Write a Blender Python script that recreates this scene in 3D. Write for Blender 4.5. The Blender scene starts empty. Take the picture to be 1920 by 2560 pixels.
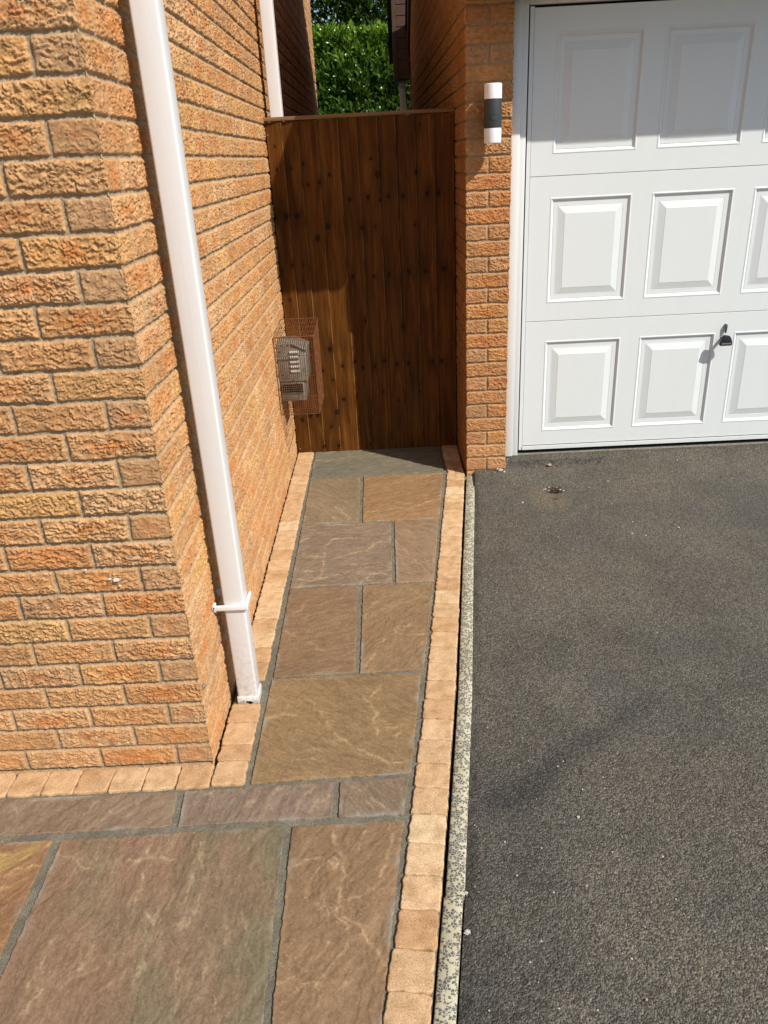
import bpy, bmesh, math, random
import numpy as np
from mathutils import Vector, Matrix
random.seed(7); rng = np.random.default_rng(11)
SC = bpy.context.scene; COL = SC.collection

# ------------------------------------------------------------------ camera
CAM_POS = (0.5712, -1.7707, 1.6120)
cam = bpy.data.cameras.new('camera'); cam_o = bpy.data.objects.new('camera', cam); COL.objects.link(cam_o)
def rotv(r):
    r = np.array(r, float); th = np.linalg.norm(r); a = r/th
    K = np.array([[0,-a[2],a[1]],[a[2],0,-a[0]],[-a[1],a[0],0]])
    return np.eye(3)+np.sin(th)*K+(1-np.cos(th))*K@K
R_ = rotv([-0.4319, 0.0487, 0.0023]) @ np.array([[1,0,0],[0,0,-1],[0,1,0]], float)
M4 = Matrix.Identity(4)
for i in range(3):
    for j in range(3): M4[i][j] = R_[i, j]
    M4[i][3] = CAM_POS[i]
cam_o.matrix_world = M4
cam.sensor_fit = 'VERTICAL'; cam.sensor_height = 36.0; cam.lens = 1916.5/2560*36
cam.clip_start = 0.05; cam.clip_end = 500
SC.camera = cam_o

# ------------------------------------------------------------------ light
SUN = Vector((1.24, -1.0, 1.60)).normalized()      # towards the sun
world = bpy.data.worlds.new('World'); SC.world = world; world.use_nodes = True
wn = world.node_tree.nodes; bg = wn['Background']
sky = wn.new('ShaderNodeTexSky'); sky.sky_type = 'NISHITA'; sky.sun_disc = False
sky.sun_elevation = math.asin(SUN.z); sky.sun_rotation = math.atan2(SUN.x, SUN.y)
world.node_tree.links.new(sky.outputs[0], bg.inputs[0]); bg.inputs[1].default_value = 0.10
sl = bpy.data.lights.new('sun', 'SUN'); sl.energy = 4.2; sl.angle = math.radians(0.5); sl.color = (1.0, 0.95, 0.87)
so = bpy.data.objects.new('sun', sl); COL.objects.link(so); so.rotation_euler = SUN.to_track_quat('Z', 'Y').to_euler()
SC.view_settings.view_transform = 'Standard'; SC.view_settings.look = 'None'
SC.view_settings.gamma = 1; SC.view_settings.exposure = 0.30
SC.cycles.max_bounces = 5; SC.cycles.diffuse_bounces = 2

# ------------------------------------------------------------------ noise
PERM = rng.permutation(512).astype(np.int64); PERM = np.concatenate([PERM, PERM, PERM])
GA = rng.random(512)*2*np.pi; GX, GY = np.cos(GA), np.sin(GA)
def pn(x, y, seed=0):
    x = np.asarray(x, float)+seed*17.31+100.0; y = np.asarray(y, float)+seed*9.77+100.0
    xi = np.floor(x).astype(np.int64); yi = np.floor(y).astype(np.int64)
    xf = x-xi; yf = y-yi
    u = xf*xf*xf*(xf*(xf*6-15)+10); v = yf*yf*yf*(yf*(yf*6-15)+10)
    def g(ix, iy, dx, dy):
        h = PERM[(PERM[ix & 511]+iy) & 511]; return GX[h]*dx+GY[h]*dy
    a = g(xi, yi, xf, yf); b = g(xi+1, yi, xf-1, yf); c = g(xi, yi+1, xf, yf-1); d = g(xi+1, yi+1, xf-1, yf-1)
    return (a+(b-a)*u+(c+(d-c)*u-a-(b-a)*u)*v)*1.5
def fbm(x, y, o=3, seed=0, g=0.5):
    s = 0; a = 1.0; f = 1.0
    for i in range(o): s = s+a*pn(x*f, y*f, seed+i*3); a *= g; f *= 2.03
    return s
def ss(a, b, x):
    t = np.clip((x-a)/(b-a), 0, 1); return t*t*(3-2*t)
def hsh(*k):
    s = 0.0
    for i, v in enumerate(k): s = s+np.asarray(v, float)*(12.9898+i*37.719)
    s = np.sin(s)*43758.5453; return s-np.floor(s)
def lin(r, g, b, k=1.0):
    f = lambda c: ((c/255+0.055)/1.055)**2.4 if c > 10.3 else c/255/12.92
    return (f(r)/k, f(g)/k, f(b)/k)
def L4(c): return (c[0], c[1], c[2], 1.0)

def seg_d(X, Y, pts):
    dm = np.full(X.shape, 9.0)
    for (x0, y0), (x1, y1) in zip(pts, pts[1:]):
        t = np.clip(((X-x0)*(x1-x0)+(Y-y0)*(y1-y0))/((x1-x0)**2+(y1-y0)**2), 0, 1); dm = np.minimum(dm, np.hypot(X-x0-t*(x1-x0), Y-y0-t*(y1-y0)))
    return dm

# ------------------------------------------------------------------ mesh helpers
def link(name, me, parent=None, mats=()):
    o = bpy.data.objects.new(name, me); COL.objects.link(o)
    for m in mats: me.materials.append(m)
    if parent is not None: o.parent = parent
    return o
def tag(o, label=None, cat=None, group=None, kind=None):
    if label: o['label'] = label
    if cat: o['category'] = cat
    if group: o['group'] = group
    if kind: o['kind'] = kind
    return o
def empty(name, loc=(0,0,0)):
    o = bpy.data.objects.new(name, None); COL.objects.link(o); o.location = (0,0,0); o.empty_display_size = 0.1
    return o
def mesh_np(name, V, F, smooth=True, col=None, attrs=None):
    me = bpy.data.meshes.new(name); V = np.asarray(V, np.float32); F = np.asarray(F, np.int32)
    n = F.shape[1]
    me.vertices.add(len(V)); me.vertices.foreach_set('co', V.ravel())
    me.loops.add(F.size); me.loops.foreach_set('vertex_index', F.ravel())
    me.polygons.add(len(F)); me.polygons.foreach_set('loop_start', np.arange(0, F.size, n, dtype=np.int32))
    me.polygons.foreach_set('loop_total', np.full(len(F), n, np.int32))
    if smooth: me.polygons.foreach_set('use_smooth', np.ones(len(F), bool))
    me.update(calc_edges=True)
    if col is not None:
        a = me.color_attributes.new('Col', 'FLOAT_COLOR', 'POINT')
        c = np.ones((len(V), 4), np.float32); c[:, :3] = np.clip(col, 0.002, 1); a.data.foreach_set('color', c.ravel())
    for k, v in (attrs or {}).items():
        a = me.attributes.new(k, 'FLOAT', 'POINT'); a.data.foreach_set('value', np.asarray(v, np.float32).ravel())
    me.validate(); return me
def grid_faces(nu, nv, flip=False):
    i = np.arange(nu-1)[:, None]; j = np.arange(nv-1)[None, :]
    a = (i*nv+j).ravel(); b = ((i+1)*nv+j).ravel(); c = b+1; d = a+1
    return np.stack([a, d, c, b] if flip else [a, b, c, d], 1)
class MB:
    def __init__(s): s.v = []; s.f = []; s.m = []
    def add(s, vs, fs, m=0):
        k = len(s.v); s.v += [tuple(v) for v in vs]; s.f += [tuple(i+k for i in f) for f in fs]; s.m += [m]*len(fs); return s
    def box(s, x0, x1, y0, y1, z0, z1, m=0):
        return s.add([(x0,y0,z0),(x1,y0,z0),(x1,y1,z0),(x0,y1,z0),(x0,y0,z1),(x1,y0,z1),(x1,y1,z1),(x0,y1,z1)],
            [(0,3,2,1),(4,5,6,7),(0,1,5,4),(1,2,6,5),(2,3,7,6),(3,0,4,7)], m)
    def bar(s, a, b, r, n=4, m=0):
        a = Vector(a); b = Vector(b); d = (b-a).normalized()
        u = d.orthogonal().normalized(); w = d.cross(u); vs = []
        for p in (a, b):
            for i in range(n):
                t = 2*math.pi*(i+.5)/n; vs.append(p+u*r*math.cos(t)+w*r*math.sin(t))
        fs = [(i, (i+1) % n, n+(i+1) % n, n+i) for i in range(n)]+[tuple(range(n))[::-1], tuple(range(n, 2*n))]
        return s.add(vs, fs, m)
    def cyl(s, c, r, h, axis=2, n=32, m=0, r2=None):
        r2 = r if r2 is None else r2; vs = []
        for k, (q, rr) in enumerate(((0, r), (h, r2))):
            for i in range(n):
                t = 2*math.pi*i/n; p = [rr*math.cos(t), rr*math.sin(t)]; p.insert(axis, q)
                vs.append((c[0]+p[0], c[1]+p[1], c[2]+p[2]))
        return s.add(vs, [(i, (i+1) % n, n+(i+1) % n, n+i) for i in range(n)]+[tuple(range(n))[::-1], tuple(range(n, 2*n))], m)
    def prism(s, poly, a0, a1, axis, m=0):
        n = len(poly); vs = []
        for a in (a0, a1):
            for p in poly:
                q = list(p); q.insert(axis, a); vs.append(tuple(q))
        return s.add(vs, [(i, (i+1) % n, n+(i+1) % n, n+i) for i in range(n)]+[tuple(range(n))[::-1], tuple(range(n, 2*n))], m)
    def build(s, name, mats, parent=None, bevel=0, seg=2, smooth=False, angle=35):
        me = bpy.data.meshes.new(name); me.from_pydata([tuple(v) for v in s.v], [], s.f)
        me.polygons.foreach_set('material_index', s.m)
        bm = bmesh.new(); bm.from_mesh(me); bmesh.ops.recalc_face_normals(bm, faces=bm.faces)
        if bevel:
            es = [e for e in bm.edges if len(e.link_faces) == 2 and e.calc_face_angle(0) > 0.6]
            bmesh.ops.bevel(bm, geom=es, offset=bevel, segments=seg, profile=0.5, affect='EDGES', clamp_overlap=True)
        bm.to_mesh(me); bm.free()
        if smooth or bevel:
            me.polygons.foreach_set('use_smooth', [True]*len(me.polygons))
            me.set_sharp_from_angle(angle=math.radians(angle))
        me.update()
        return link(name, me, parent, mats if isinstance(mats, (list, tuple)) else [mats])

# ------------------------------------------------------------------ materials
def mat(name, color=(.5,.5,.5), rough=.6, spec=.5, metal=0.0):
    m = bpy.data.materials.new(name); m.use_nodes = True; p = m.node_tree.nodes['Principled BSDF']
    p.inputs['Base Color'].default_value = L4(color); p.inputs['Roughness'].default_value = rough
    p.inputs['Specular IOR Level'].default_value = spec; p.inputs['Metallic'].default_value = metal
    return m, m.node_tree, p
def N(nt, t, **kw):
    n = nt.nodes.new(t)
    for k, v in kw.items():
        if k in n.inputs: n.inputs[k].default_value = v
        else: setattr(n, k, v)
    return n
def lk(nt, a, b): nt.links.new(a, b)
def ramp(nt, fac, stops):
    r = nt.nodes.new('ShaderNodeValToRGB'); e = r.color_ramp.elements
    while len(e) > 1: e.remove(e[-1])
    e[0].position = stops[0][0]; e[0].color = L4(stops[0][1])
    for p, c in stops[1:]: x = e.new(p); x.color = L4(c)
    lk(nt, fac, r.inputs[0]); return r.outputs[0]
def mixc(nt, fac, a, b, mode='MIX'):
    m = nt.nodes.new('ShaderNodeMix'); m.data_type = 'RGBA'; m.blend_type = mode
    for i, v in ((0, fac), (6, a), (7, b)):
        if isinstance(v, (int, float)): m.inputs[i].default_value = v
        elif isinstance(v, tuple): m.inputs[i].default_value = L4(v)
        else: lk(nt, v, m.inputs[i])
    return m.outputs[2]
def coords(nt, which='Object'): return nt.nodes.new('ShaderNodeTexCoord').outputs[which]
def noise(nt, co, scale, detail=3, rough=.55, dist=0.0):
    n = nt.nodes.new('ShaderNodeTexNoise'); n.inputs['Scale'].default_value = scale; n.inputs['Detail'].default_value = detail
    n.inputs['Roughness'].default_value = rough; n.inputs['Distortion'].default_value = dist; lk(nt, co, n.inputs['Vector']); return n.outputs['Fac']
def voro(nt, co, scale, feature='F1', rnd=1.0):
    n = nt.nodes.new('ShaderNodeTexVoronoi'); n.feature = feature; n.inputs['Scale'].default_value = scale
    n.inputs['Randomness'].default_value = rnd; lk(nt, co, n.inputs['Vector']); return n
def mapv(nt, co, scale=(1,1,1), rot=(0,0,0), loc=(0,0,0)):
    n = nt.nodes.new('ShaderNodeMapping'); n.inputs['Scale'].default_value = scale; n.inputs['Rotation'].default_value = rot
    n.inputs['Location'].default_value = loc; lk(nt, co, n.inputs['Vector']); return n.outputs[0]
def math_(nt, op, a, b=0.0, clamp=False):
    n = nt.nodes.new('ShaderNodeMath'); n.operation = op; n.use_clamp = clamp
    for i, v in ((0, a), (1, b)):
        if isinstance(v, (int, float)): n.inputs[i].default_value = v
        else: lk(nt, v, n.inputs[i])
    return n.outputs[0]
def bump(nt, p, h, strength=.5, dist=.002, prev=None):
    b = nt.nodes.new('ShaderNodeBump'); b.inputs['Strength'].default_value = strength; b.inputs['Distance'].default_value = dist
    lk(nt, h, b.inputs['Height'])
    if prev is not None: lk(nt, prev, b.inputs['Normal'])
    lk(nt, b.outputs[0], p.inputs['Normal']); return b.outputs[0]
def attr(nt, name, out='Color'):
    a = nt.nodes.new('ShaderNodeAttribute'); a.attribute_name = name; return a.outputs[out]

def vcol_mat(name, rough=.9, spec=.3, nscale=300, nmix=.35, bscale=400, bstr=.5, bdist=.0015):
    m, nt, p = mat(name, rough=rough, spec=spec); co = coords(nt)
    n1 = noise(nt, co, nscale, 3, .6)
    g = ramp(nt, n1, [(.25, (1-nmix,)*3), (.75, (1+nmix,)*3)])
    c = mixc(nt, 1.0, attr(nt, 'Col'), g, 'MULTIPLY'); lk(nt, c, p.inputs['Base Color'])
    bump(nt, p, noise(nt, co, bscale, 4, .65), bstr, bdist); return m
M_BRICK = vcol_mat('rock_faced_brick', .92, .2, 260, .30, 330, .6, .002)
M_FLAG = vcol_mat('riven_sandstone', .72, .18, 420, .22, 300, .34, .0012)
M_GATE_DUMMY = None

def m_pvc(name, c, rough=.35, dirt=0.0):
    m, nt, p = mat(name, c, rough, .5); co = coords(nt)
    n = noise(nt, mapv(nt, co, (6, 6, 1.5)), 4, 4, .6)
    lk(nt, mixc(nt, 1.0, ramp(nt, n, [(.3, (c[0]*.985, c[1]*.98, c[2]*.975)), (.65, c)]),
        ramp(nt, noise(nt, co, 240, 2), [(.22, (.9,.88,.85)), (.32, (1,1,1))]), 'MULTIPLY'), p.inputs['Base Color'])
    sp = nt.nodes.new('ShaderNodeSeparateXYZ'); lk(nt, co, sp.inputs[0])
    lowz = nt.nodes.new('ShaderNodeMapRange'); lk(nt, sp.outputs[2], lowz.inputs[0]); lowz.inputs[1].default_value = .02; lowz.inputs[2].default_value = .42; lowz.inputs[3].default_value = 1; lowz.inputs[4].default_value = 0
    gr = math_(nt, 'MULTIPLY', math_(nt, 'POWER', lowz.outputs[0], 2.0), ramp(nt, noise(nt, co, 55, 5, .75), [(.42, (0,0,0)), (.62, (1,1,1))]))
    streak = ramp(nt, noise(nt, mapv(nt, co, (70, 70, 1.2)), 1.0, 3, .6), [(.56, (0,0,0)), (.72, (1,1,1))])
    gr = math_(nt, 'ADD', math_(nt, 'MULTIPLY', gr, .50*dirt+.10), math_(nt, 'MULTIPLY', streak, .07*dirt), True)
    src = p.inputs['Base Color'].links[0].from_socket
    lk(nt, mixc(nt, gr, src, (.36,.31,.24)), p.inputs['Base Color'])
    bump(nt, p, noise(nt, co, 9, 2), .05, .004); return m
M_PVC = m_pvc('white_plastic', (.76, .75, .74), .38, 1.0)
M_DOOR = m_pvc('white_painted_steel', (.72, .755, .75), .40)
M_FRAME = m_pvc('white_frame_paint', (.74, .755, .745), .45)
M_GREYPIPE = m_pvc('grey_white_plastic', (.62, .64, .66), .4)
M_BLACK = mat('dark_gap', (.012, .012, .012), .8, .2)[0]
M_DARK = mat('anthracite_plastic', (.035, .042, .046), .42, .5)[0]
M_DARK2 = mat('black_knob_plastic', (.012, .014, .02), .38, .5)[0]
M_LETTER = mat('grey_lettering', (.45, .46, .47), .5, .4)[0]
M_STEEL = mat('zinc_screw', (.55, .55, .53), .35, .5, .9)[0]
def m_diff():
    m, nt, p = mat('opal_diffuser', (.86, .87, .93), .35, .5)
    p.inputs['Subsurface Weight'].default_value = .25; p.inputs['Subsurface Radius'].default_value = (.01,.01,.012); return m
M_OPAL = m_diff()
def m_rust():
    m, nt, p = mat('rusty_wire', (.3,.12,.05), .75, .4, .25); co = coords(nt)
    lk(nt, ramp(nt, noise(nt, co, 40, 3), [(.35, (.10,.034,.011)), (.6, (.19,.068,.021)), (.75, (.17,.10,.055))]), p.inputs['Base Color']); return m
M_RUST = m_rust()
def m_flue():
    m, nt, p = mat('terminal_steel', (.36,.34,.28), .5, .5, .2); co = coords(nt)
    lk(nt, ramp(nt, noise(nt, co, 18, 4), [(.3, (.17,.155,.12)), (.65, (.26,.24,.195))]), p.inputs['Base Color']); return m
M_FLUE = m_flue()
M_LOUVRE = mat('louvre_metal', (.7,.69,.64), .35, .5, .3)[0]
def m_mortar():
    m, nt, p = mat('jointing_mortar', (.16,.155,.13), .95, .15); co = coords(nt)
    n = noise(nt, co, 420, 3, .7); n2 = noise(nt, co, 14, 3)
    c = ramp(nt, n, [(.32, (.085,.076,.056)), (.5, (.165,.150,.112)), (.68, (.30,.275,.215))])
    lk(nt, mixc(nt, 1.0, c, ramp(nt, n2, [(.3, (.80,.80,.80)), (.7, (1.2,1.2,1.17))]), 'MULTIPLY'), p.inputs['Base Color'])
    bump(nt, p, math_(nt, 'ADD', n, math_(nt, 'MULTIPLY', noise(nt, co, 60, 3), 1.5)), .9, .003); return m
M_MORTAR = m_mortar()
def m_block():
    m, nt, p = mat('tumbled_block', (.5,.33,.17), .93, .2); co = coords(nt)
    oi = nt.nodes.new('ShaderNodeObjectInfo').outputs['Random']
    n = noise(nt, co, 300, 4, .75); n2 = noise(nt, co, 22, 4, .6)
    base = ramp(nt, oi, [(0, (.48,.29,.15)), (.3, (.57,.385,.215)), (.5, (.50,.33,.18)), (.7, (.44,.26,.13)), (.85, (.53,.345,.185)), (1, (.61,.45,.275))])
    c = mixc(nt, 1.0, base, ramp(nt, n, [(.30, (.42,.38,.32)), (.46, (.95,.94,.92)), (.72, (1.38,1.42,1.48))]), 'MULTIPLY')
    c = mixc(nt, 1.0, c, ramp(nt, n2, [(.32, (.80,.76,.70)), (.5, (1,1,1)), (.7, (1.16,1.17,1.2))]), 'MULTIPLY')
    lk(nt, c, p.inputs['Base Color'])
    bump(nt, p, n, .55, .0015); return m
M_BLOCK = m_block()
def m_kerb():
    m, nt, p = mat('exposed_aggregate_concrete', (.5,.48,.38), .9, .25); co = coords(nt)
    w = nt.nodes.new('ShaderNodeMix'); w.data_type = 'VECTOR'; w.inputs[0].default_value = .006
    nn = nt.nodes.new('ShaderNodeTexNoise'); nn.inputs['Scale'].default_value = 160; lk(nt, co, nn.inputs['Vector'])
    lk(nt, co, w.inputs[4]); lk(nt, nn.outputs['Color'], w.inputs[5])
    v = voro(nt, w.outputs[1], 140, 'F1'); v2 = voro(nt, w.outputs[1], 140, 'DISTANCE_TO_EDGE')
    size = math_(nt, 'MULTIPLY', v.outputs['Color'], 1.0)
    sel = ramp(nt, size, [(.60, (1,1,1)), (.63, (0,0,0))])
    edge = ramp(nt, v2.outputs[0], [(.05, (0,0,0)), (.10, (1,1,1))])
    f = math_(nt, 'MULTIPLY', sel, edge)
    fine = ramp(nt, noise(nt, co, 500, 3), [(.3, (.40,.37,.27)), (.6, (.56,.52,.38))])
    kc = mixc(nt, f, fine, (.13,.13,.115)); lk(nt, mixc(nt, 1.0, kc, ramp(nt, noise(nt, co, 7, 5, .7), [(.3, (.80,.77,.70)), (.6, (1,1,1))]), 'MULTIPLY'), p.inputs['Base Color'])
    bump(nt, p, noise(nt, co, 400, 3), .4, .001); return m
M_KERB = m_kerb()
def m_tarmac():
    m, nt, p = mat('tarmac', (.06,.055,.05), .88, .3); co = coords(nt)
    v = voro(nt, co, 230, 'F1'); n = noise(nt, co, 420, 3, .7)
    tone = ramp(nt, v.outputs['Color'], [(.1, (.42,.41,.40)), (.5, (.92,.91,.89)), (.85, (1.6,1.56,1.48)), (.965, (2.3,2.2,2.05)), (.985, (4.2,4.1,3.9))])
    c = mixc(nt, 1.0, attr(nt, 'Col'), tone, 'MULTIPLY')
    c = mixc(nt, 1.0, c, ramp(nt, n, [(.3, (.6,.6,.6)), (.7, (1.35,1.35,1.35))]), 'MULTIPLY')
    c = mixc(nt, 1.0, c, (.86,.85,.825), 'MULTIPLY'); lk(nt, c, p.inputs['Base Color'])
    h = math_(nt, 'ADD', math_(nt, 'MULTIPLY', v.outputs['Distance'], -1.1), math_(nt, 'MULTIPLY', n, .6))
    h = math_(nt, 'ADD', h, math_(nt, 'MULTIPLY', noise(nt, co, 120, 2), 1.2))
    bump(nt, p, h, 1.0, .0036); return m
M_TARMAC = m_tarmac()
def m_wood():
    m, nt, p = mat('stained_softwood', (.1,.05,.02), .6, .14); co = coords(nt)
    g = attr(nt, 'Grain', 'Fac'); k = attr(nt, 'Knot', 'Fac'); b = attr(nt, 'Board', 'Fac')
    sep = nt.nodes.new('ShaderNodeSeparateXYZ'); lk(nt, co, sep.inputs[0])
    cb = nt.nodes.new('ShaderNodeCombineXYZ'); lk(nt, math_(nt, 'MULTIPLY', g, 55.0), cb.inputs[0])
    lk(nt, math_(nt, 'MULTIPLY', sep.outputs[2], 2.2), cb.inputs[1]); lk(nt, math_(nt, 'MULTIPLY', b, 31.0), cb.inputs[2])
    n = noise(nt, cb.outputs[0], 1.0, 4, .6, .3)
    cb2 = nt.nodes.new('ShaderNodeCombineXYZ'); lk(nt, math_(nt, 'MULTIPLY', g, 420.0), cb2.inputs[0])
    lk(nt, math_(nt, 'MULTIPLY', sep.outputs[2], 9.0), cb2.inputs[1]); lk(nt, math_(nt, 'MULTIPLY', b, 31.0), cb2.inputs[2])
    n2 = noise(nt, cb2.outputs[0], 1.0, 2, .6)
    n3 = noise(nt, mapv(nt, co, (7, 1, 2.2)), 1.6, 4, .6)
    c = ramp(nt, n, [(.28, (.068,.0235,.0035)), (.45, (.105,.038,.0058)), (.58, (.145,.055,.009)), (.74, (.225,.097,.019))])
    c = mixc(nt, 1.0, c, ramp(nt, n2, [(.3, (.86,.85,.84)), (.7, (1.10,1.10,1.10))]), 'MULTIPLY')
    c = mixc(nt, 1.0, c, ramp(nt, n3, [(.3, (.62,.60,.58)), (.7, (1.22,1.22,1.2))]), 'MULTIPLY')
    c = mixc(nt, 1.0, c, ramp(nt, b, [(0, (.70,.68,.66)), (.35, (1.0,.98,.95)), (.6, (.80,.78,.74)), (1, (1.30,1.28,1.22))]), 'MULTIPLY')
    c = mixc(nt, math_(nt, 'MULTIPLY', attr(nt, 'Edge', 'Fac'), .55), c, (.30,.155,.055)); c = mixc(nt, k, c, (.010,.0035,.002)); lk(nt, c, p.inputs['Base Color'])
    bump(nt, p, math_(nt, 'ADD', n, math_(nt, 'MULTIPLY', n2, .5)), .22, .002); return m
M_WOOD = m_wood()
M_CAP = None
def m_cap():
    m, nt, p = mat('pale_timber_cap', (.3,.17,.08), .6, .3); co = coords(nt)
    lk(nt, ramp(nt, noise(nt, mapv(nt, co, (2, 60, 60)), 1.5, 4), [(.3, (.17,.085,.035)), (.7, (.33,.19,.095))]), p.inputs['Base Color']); return m
M_CAP = m_cap()
def m_simple_noise(name, a, b, scale, rough=.8, bs=.3, bd=.003):
    m, nt, p = mat(name, a, rough, .3); co = coords(nt); n = noise(nt, co, scale, 4)
    lk(nt, ramp(nt, n, [(.3, a), (.7, b)]), p.inputs['Base Color']); bump(nt, p, n, bs, bd); return m
M_BROWN = m_simple_noise('brown_fascia_paint', (.075,.045,.032), (.10,.062,.045), 30, .5, .1)
M_TILE = m_simple_noise('dark_roof_tile', (.05,.035,.03), (.09,.06,.05), 20)
M_SOIL = m_simple_noise('soil', (.06,.05,.035), (.12,.10,.07), 8)
M_CONC = m_simple_noise('threshold_concrete', (.20,.185,.15), (.34,.32,.27), 60, .9, .8, .006)
M_CHIP = m_simple_noise('pale_stone', (.34,.31,.27), (.56,.52,.47), 160, .8)
M_RSTONE = m_simple_noise('brown_stone', (.30,.18,.12), (.42,.28,.2), 60, .8)
def m_leaf(name, gloss=.28):
    m, nt, p = mat(name, rough=gloss, spec=.55 if gloss < .5 else .15)
    lk(nt, attr(nt, 'Col'), p.inputs['Base Color'])
    tr = nt.nodes.new('ShaderNodeBsdfTranslucent'); lk(nt, mixc(nt, 1.0, attr(nt, 'Col'), (1.5,1.6,.5), 'MULTIPLY'), tr.inputs[0])
    ms = nt.nodes.new('ShaderNodeMixShader'); ms.inputs[0].default_value = .28
    lk(nt, p.outputs[0], ms.inputs[1]); lk(nt, tr.outputs[0], ms.inputs[2]); lk(nt, ms.outputs[0], nt.nodes['Material Output'].inputs[0]); return m
M_LEAF = m_leaf('laurel_leaf', .25); M_LEAF2 = m_leaf('dark_tree_leaf', .6)
M_BARK = m_simple_noise('bark', (.06,.045,.03), (.13,.10,.07), 25)
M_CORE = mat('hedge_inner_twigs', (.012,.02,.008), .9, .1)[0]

# ------------------------------------------------------------------ brick walls
CO = .075
def brick_field(U, Z, seed=0, z0=0.0, tint=(1,1,1)):
    """U: metres along the wall measured from a corner, Z: height; returns relief height and colour"""
    jig = fbm(U*14, Z*14, 2, seed+40)*.0022
    zz = Z-z0+jig; ci = np.floor(zz/CO); zl = zz-ci*CO
    even = (ci.astype(int) % 2) == 0
    a = np.abs(U)+fbm(U*11, Z*11, 2, seed+43)*.002
    neg = U < 0
    off = np.where(neg == even, .1075, .22)
    k = np.floor((a-off)/.225); d1 = a-off-k*.225           # 0...0.225 past joint centre
    first = a < off
    du = np.where(first, off-a, np.minimum(d1, .225-d1))-.005
    bid = np.where(first, -1, k)
    ctr = np.where(first, off*.5, off+(k+.5)*.225)
    cu = (a-ctr); hw = np.where(first, off*.5, .11)
    dz = np.minimum(zl, .065-zl)
    rough_edge = fbm(U*70, Z*70, 2, seed+5)*.0011
    d = np.minimum(du, dz)+rough_edge
    s = ss(-.0018, .0016, d)
    side = np.where(neg, 1, 0)
    wrap = first & (np.where(neg, even, ~even))       # header face at the corner
    r1 = hsh(ci, bid, side, seed+1); r2 = hsh(ci+3, bid, side, seed+2); r3 = hsh(ci, bid+9, side, seed+3)
    header = first & (off < .15)
    # bark-like drag texture: shelving flakes with a sharp lower lip
    ph = r1*50
    w1 = fbm(U*15+ph, Z*17, 3, seed+11, .58)
    t = Z/.0092+2.2*w1+.62*pn(U*55, Z*52, seed+15)+.30*pn(U*170, Z*150, seed+16)
    f = t-np.floor(t); saw = np.where(f < .17, f/.17, (1-(f-.17)/.83)**.8)
    amp = ss(-.5, .35, fbm(U*34+np.floor(t)*3.7, Z*40+ph, 3, seed+21, .6))
    t2 = Z/.0047+2.2*fbm(U*40+ph, Z*30, 2, seed+31)+.5*pn(U*170, Z*110, seed+33); f2 = t2-np.floor(t2); saw2 = np.where(f2 < .25, f2/.25, 1-(f2-.25)/.75)
    A = np.where(header, .45+.5*r2, .80+.35*r2)
    low = ss(.30, .0, Z-z0)*.40                        # lowest courses are smoother
    A = A*(1-low)
    rel = A*(.0054*saw*(.12+.98*amp)+.0016*saw2+.0009*fbm(U*26, Z*40, 2, seed+51)+.0006*pn(U*210, Z*210, seed+55))
    inset = ss(-.001, .006, d)
    h = s*.0034+s*(.30+.70*inset)*rel
    h = h+(1-s)*(.0012*fbm(U*120, Z*120, 2, seed+61))
    # colour
    tan = np.array([.475,.258,.112]); org = np.array([.50,.180,.050]); pale = np.array([.53,.325,.165]); gry = np.array([.36,.225,.125])
    yel = np.array([.50,.285,.10])
    c = tan[None]*np.ones(U.shape+(3,))
    mixin = lambda c, col, w: c*(1-w[..., None])+col*w[..., None]
    c = c*(.93+.14*r3)[..., None]*np.array([1.0,.985,.96])
    c = mixin(c, org, ss(.65, 1.0, hsh(ci+7, bid+2, side, seed+4))*.28)
    c = mixin(c, pale, ss(.50, .95, r2)*.7)
    c = mixin(c, yel, ss(.7, 1.0, r3)*.6)
    flame = np.exp(-((cu/(hw*.62))**2+((zl-.033)/.024)**2)*1.1)*ss(-.5, .5, fbm(U*24+ph, Z*30, 3, seed+71)+.25)
    c = mixin(c, org, np.clip(flame*(ss(.15, .8, r1)*.9+.10), 0, 1))
    c = mixin(c, gry, np.where(header & neg, .25+.40*r3, ss(.90, .97, r1)*.45))
    c = mixin(c, pale*1.06, np.clip(ss(.35, 1.0, amp*saw)*.22, 0, 1))
    c = c*(1+.20*fbm(U*45, Z*60, 3, seed+81)+.12*fbm(U*5, Z*5, 2, seed+83))[..., None]
    mort = np.array([.33,.235,.14])*(1+.22*fbm(U*60, Z*60, 3, seed+91))[..., None]
    c = c*s[..., None]+mort*(1-s)[..., None]
    c = c*np.array(tint)*np.array([1.09,1.10,1.13])
    if tint[0] < 1: c = c*np.where(U > .03, np.array([.62]), 1.0)[..., None]  # passage face darkened in the brick colour, standing in for its deep shade
    return h, c
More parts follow.
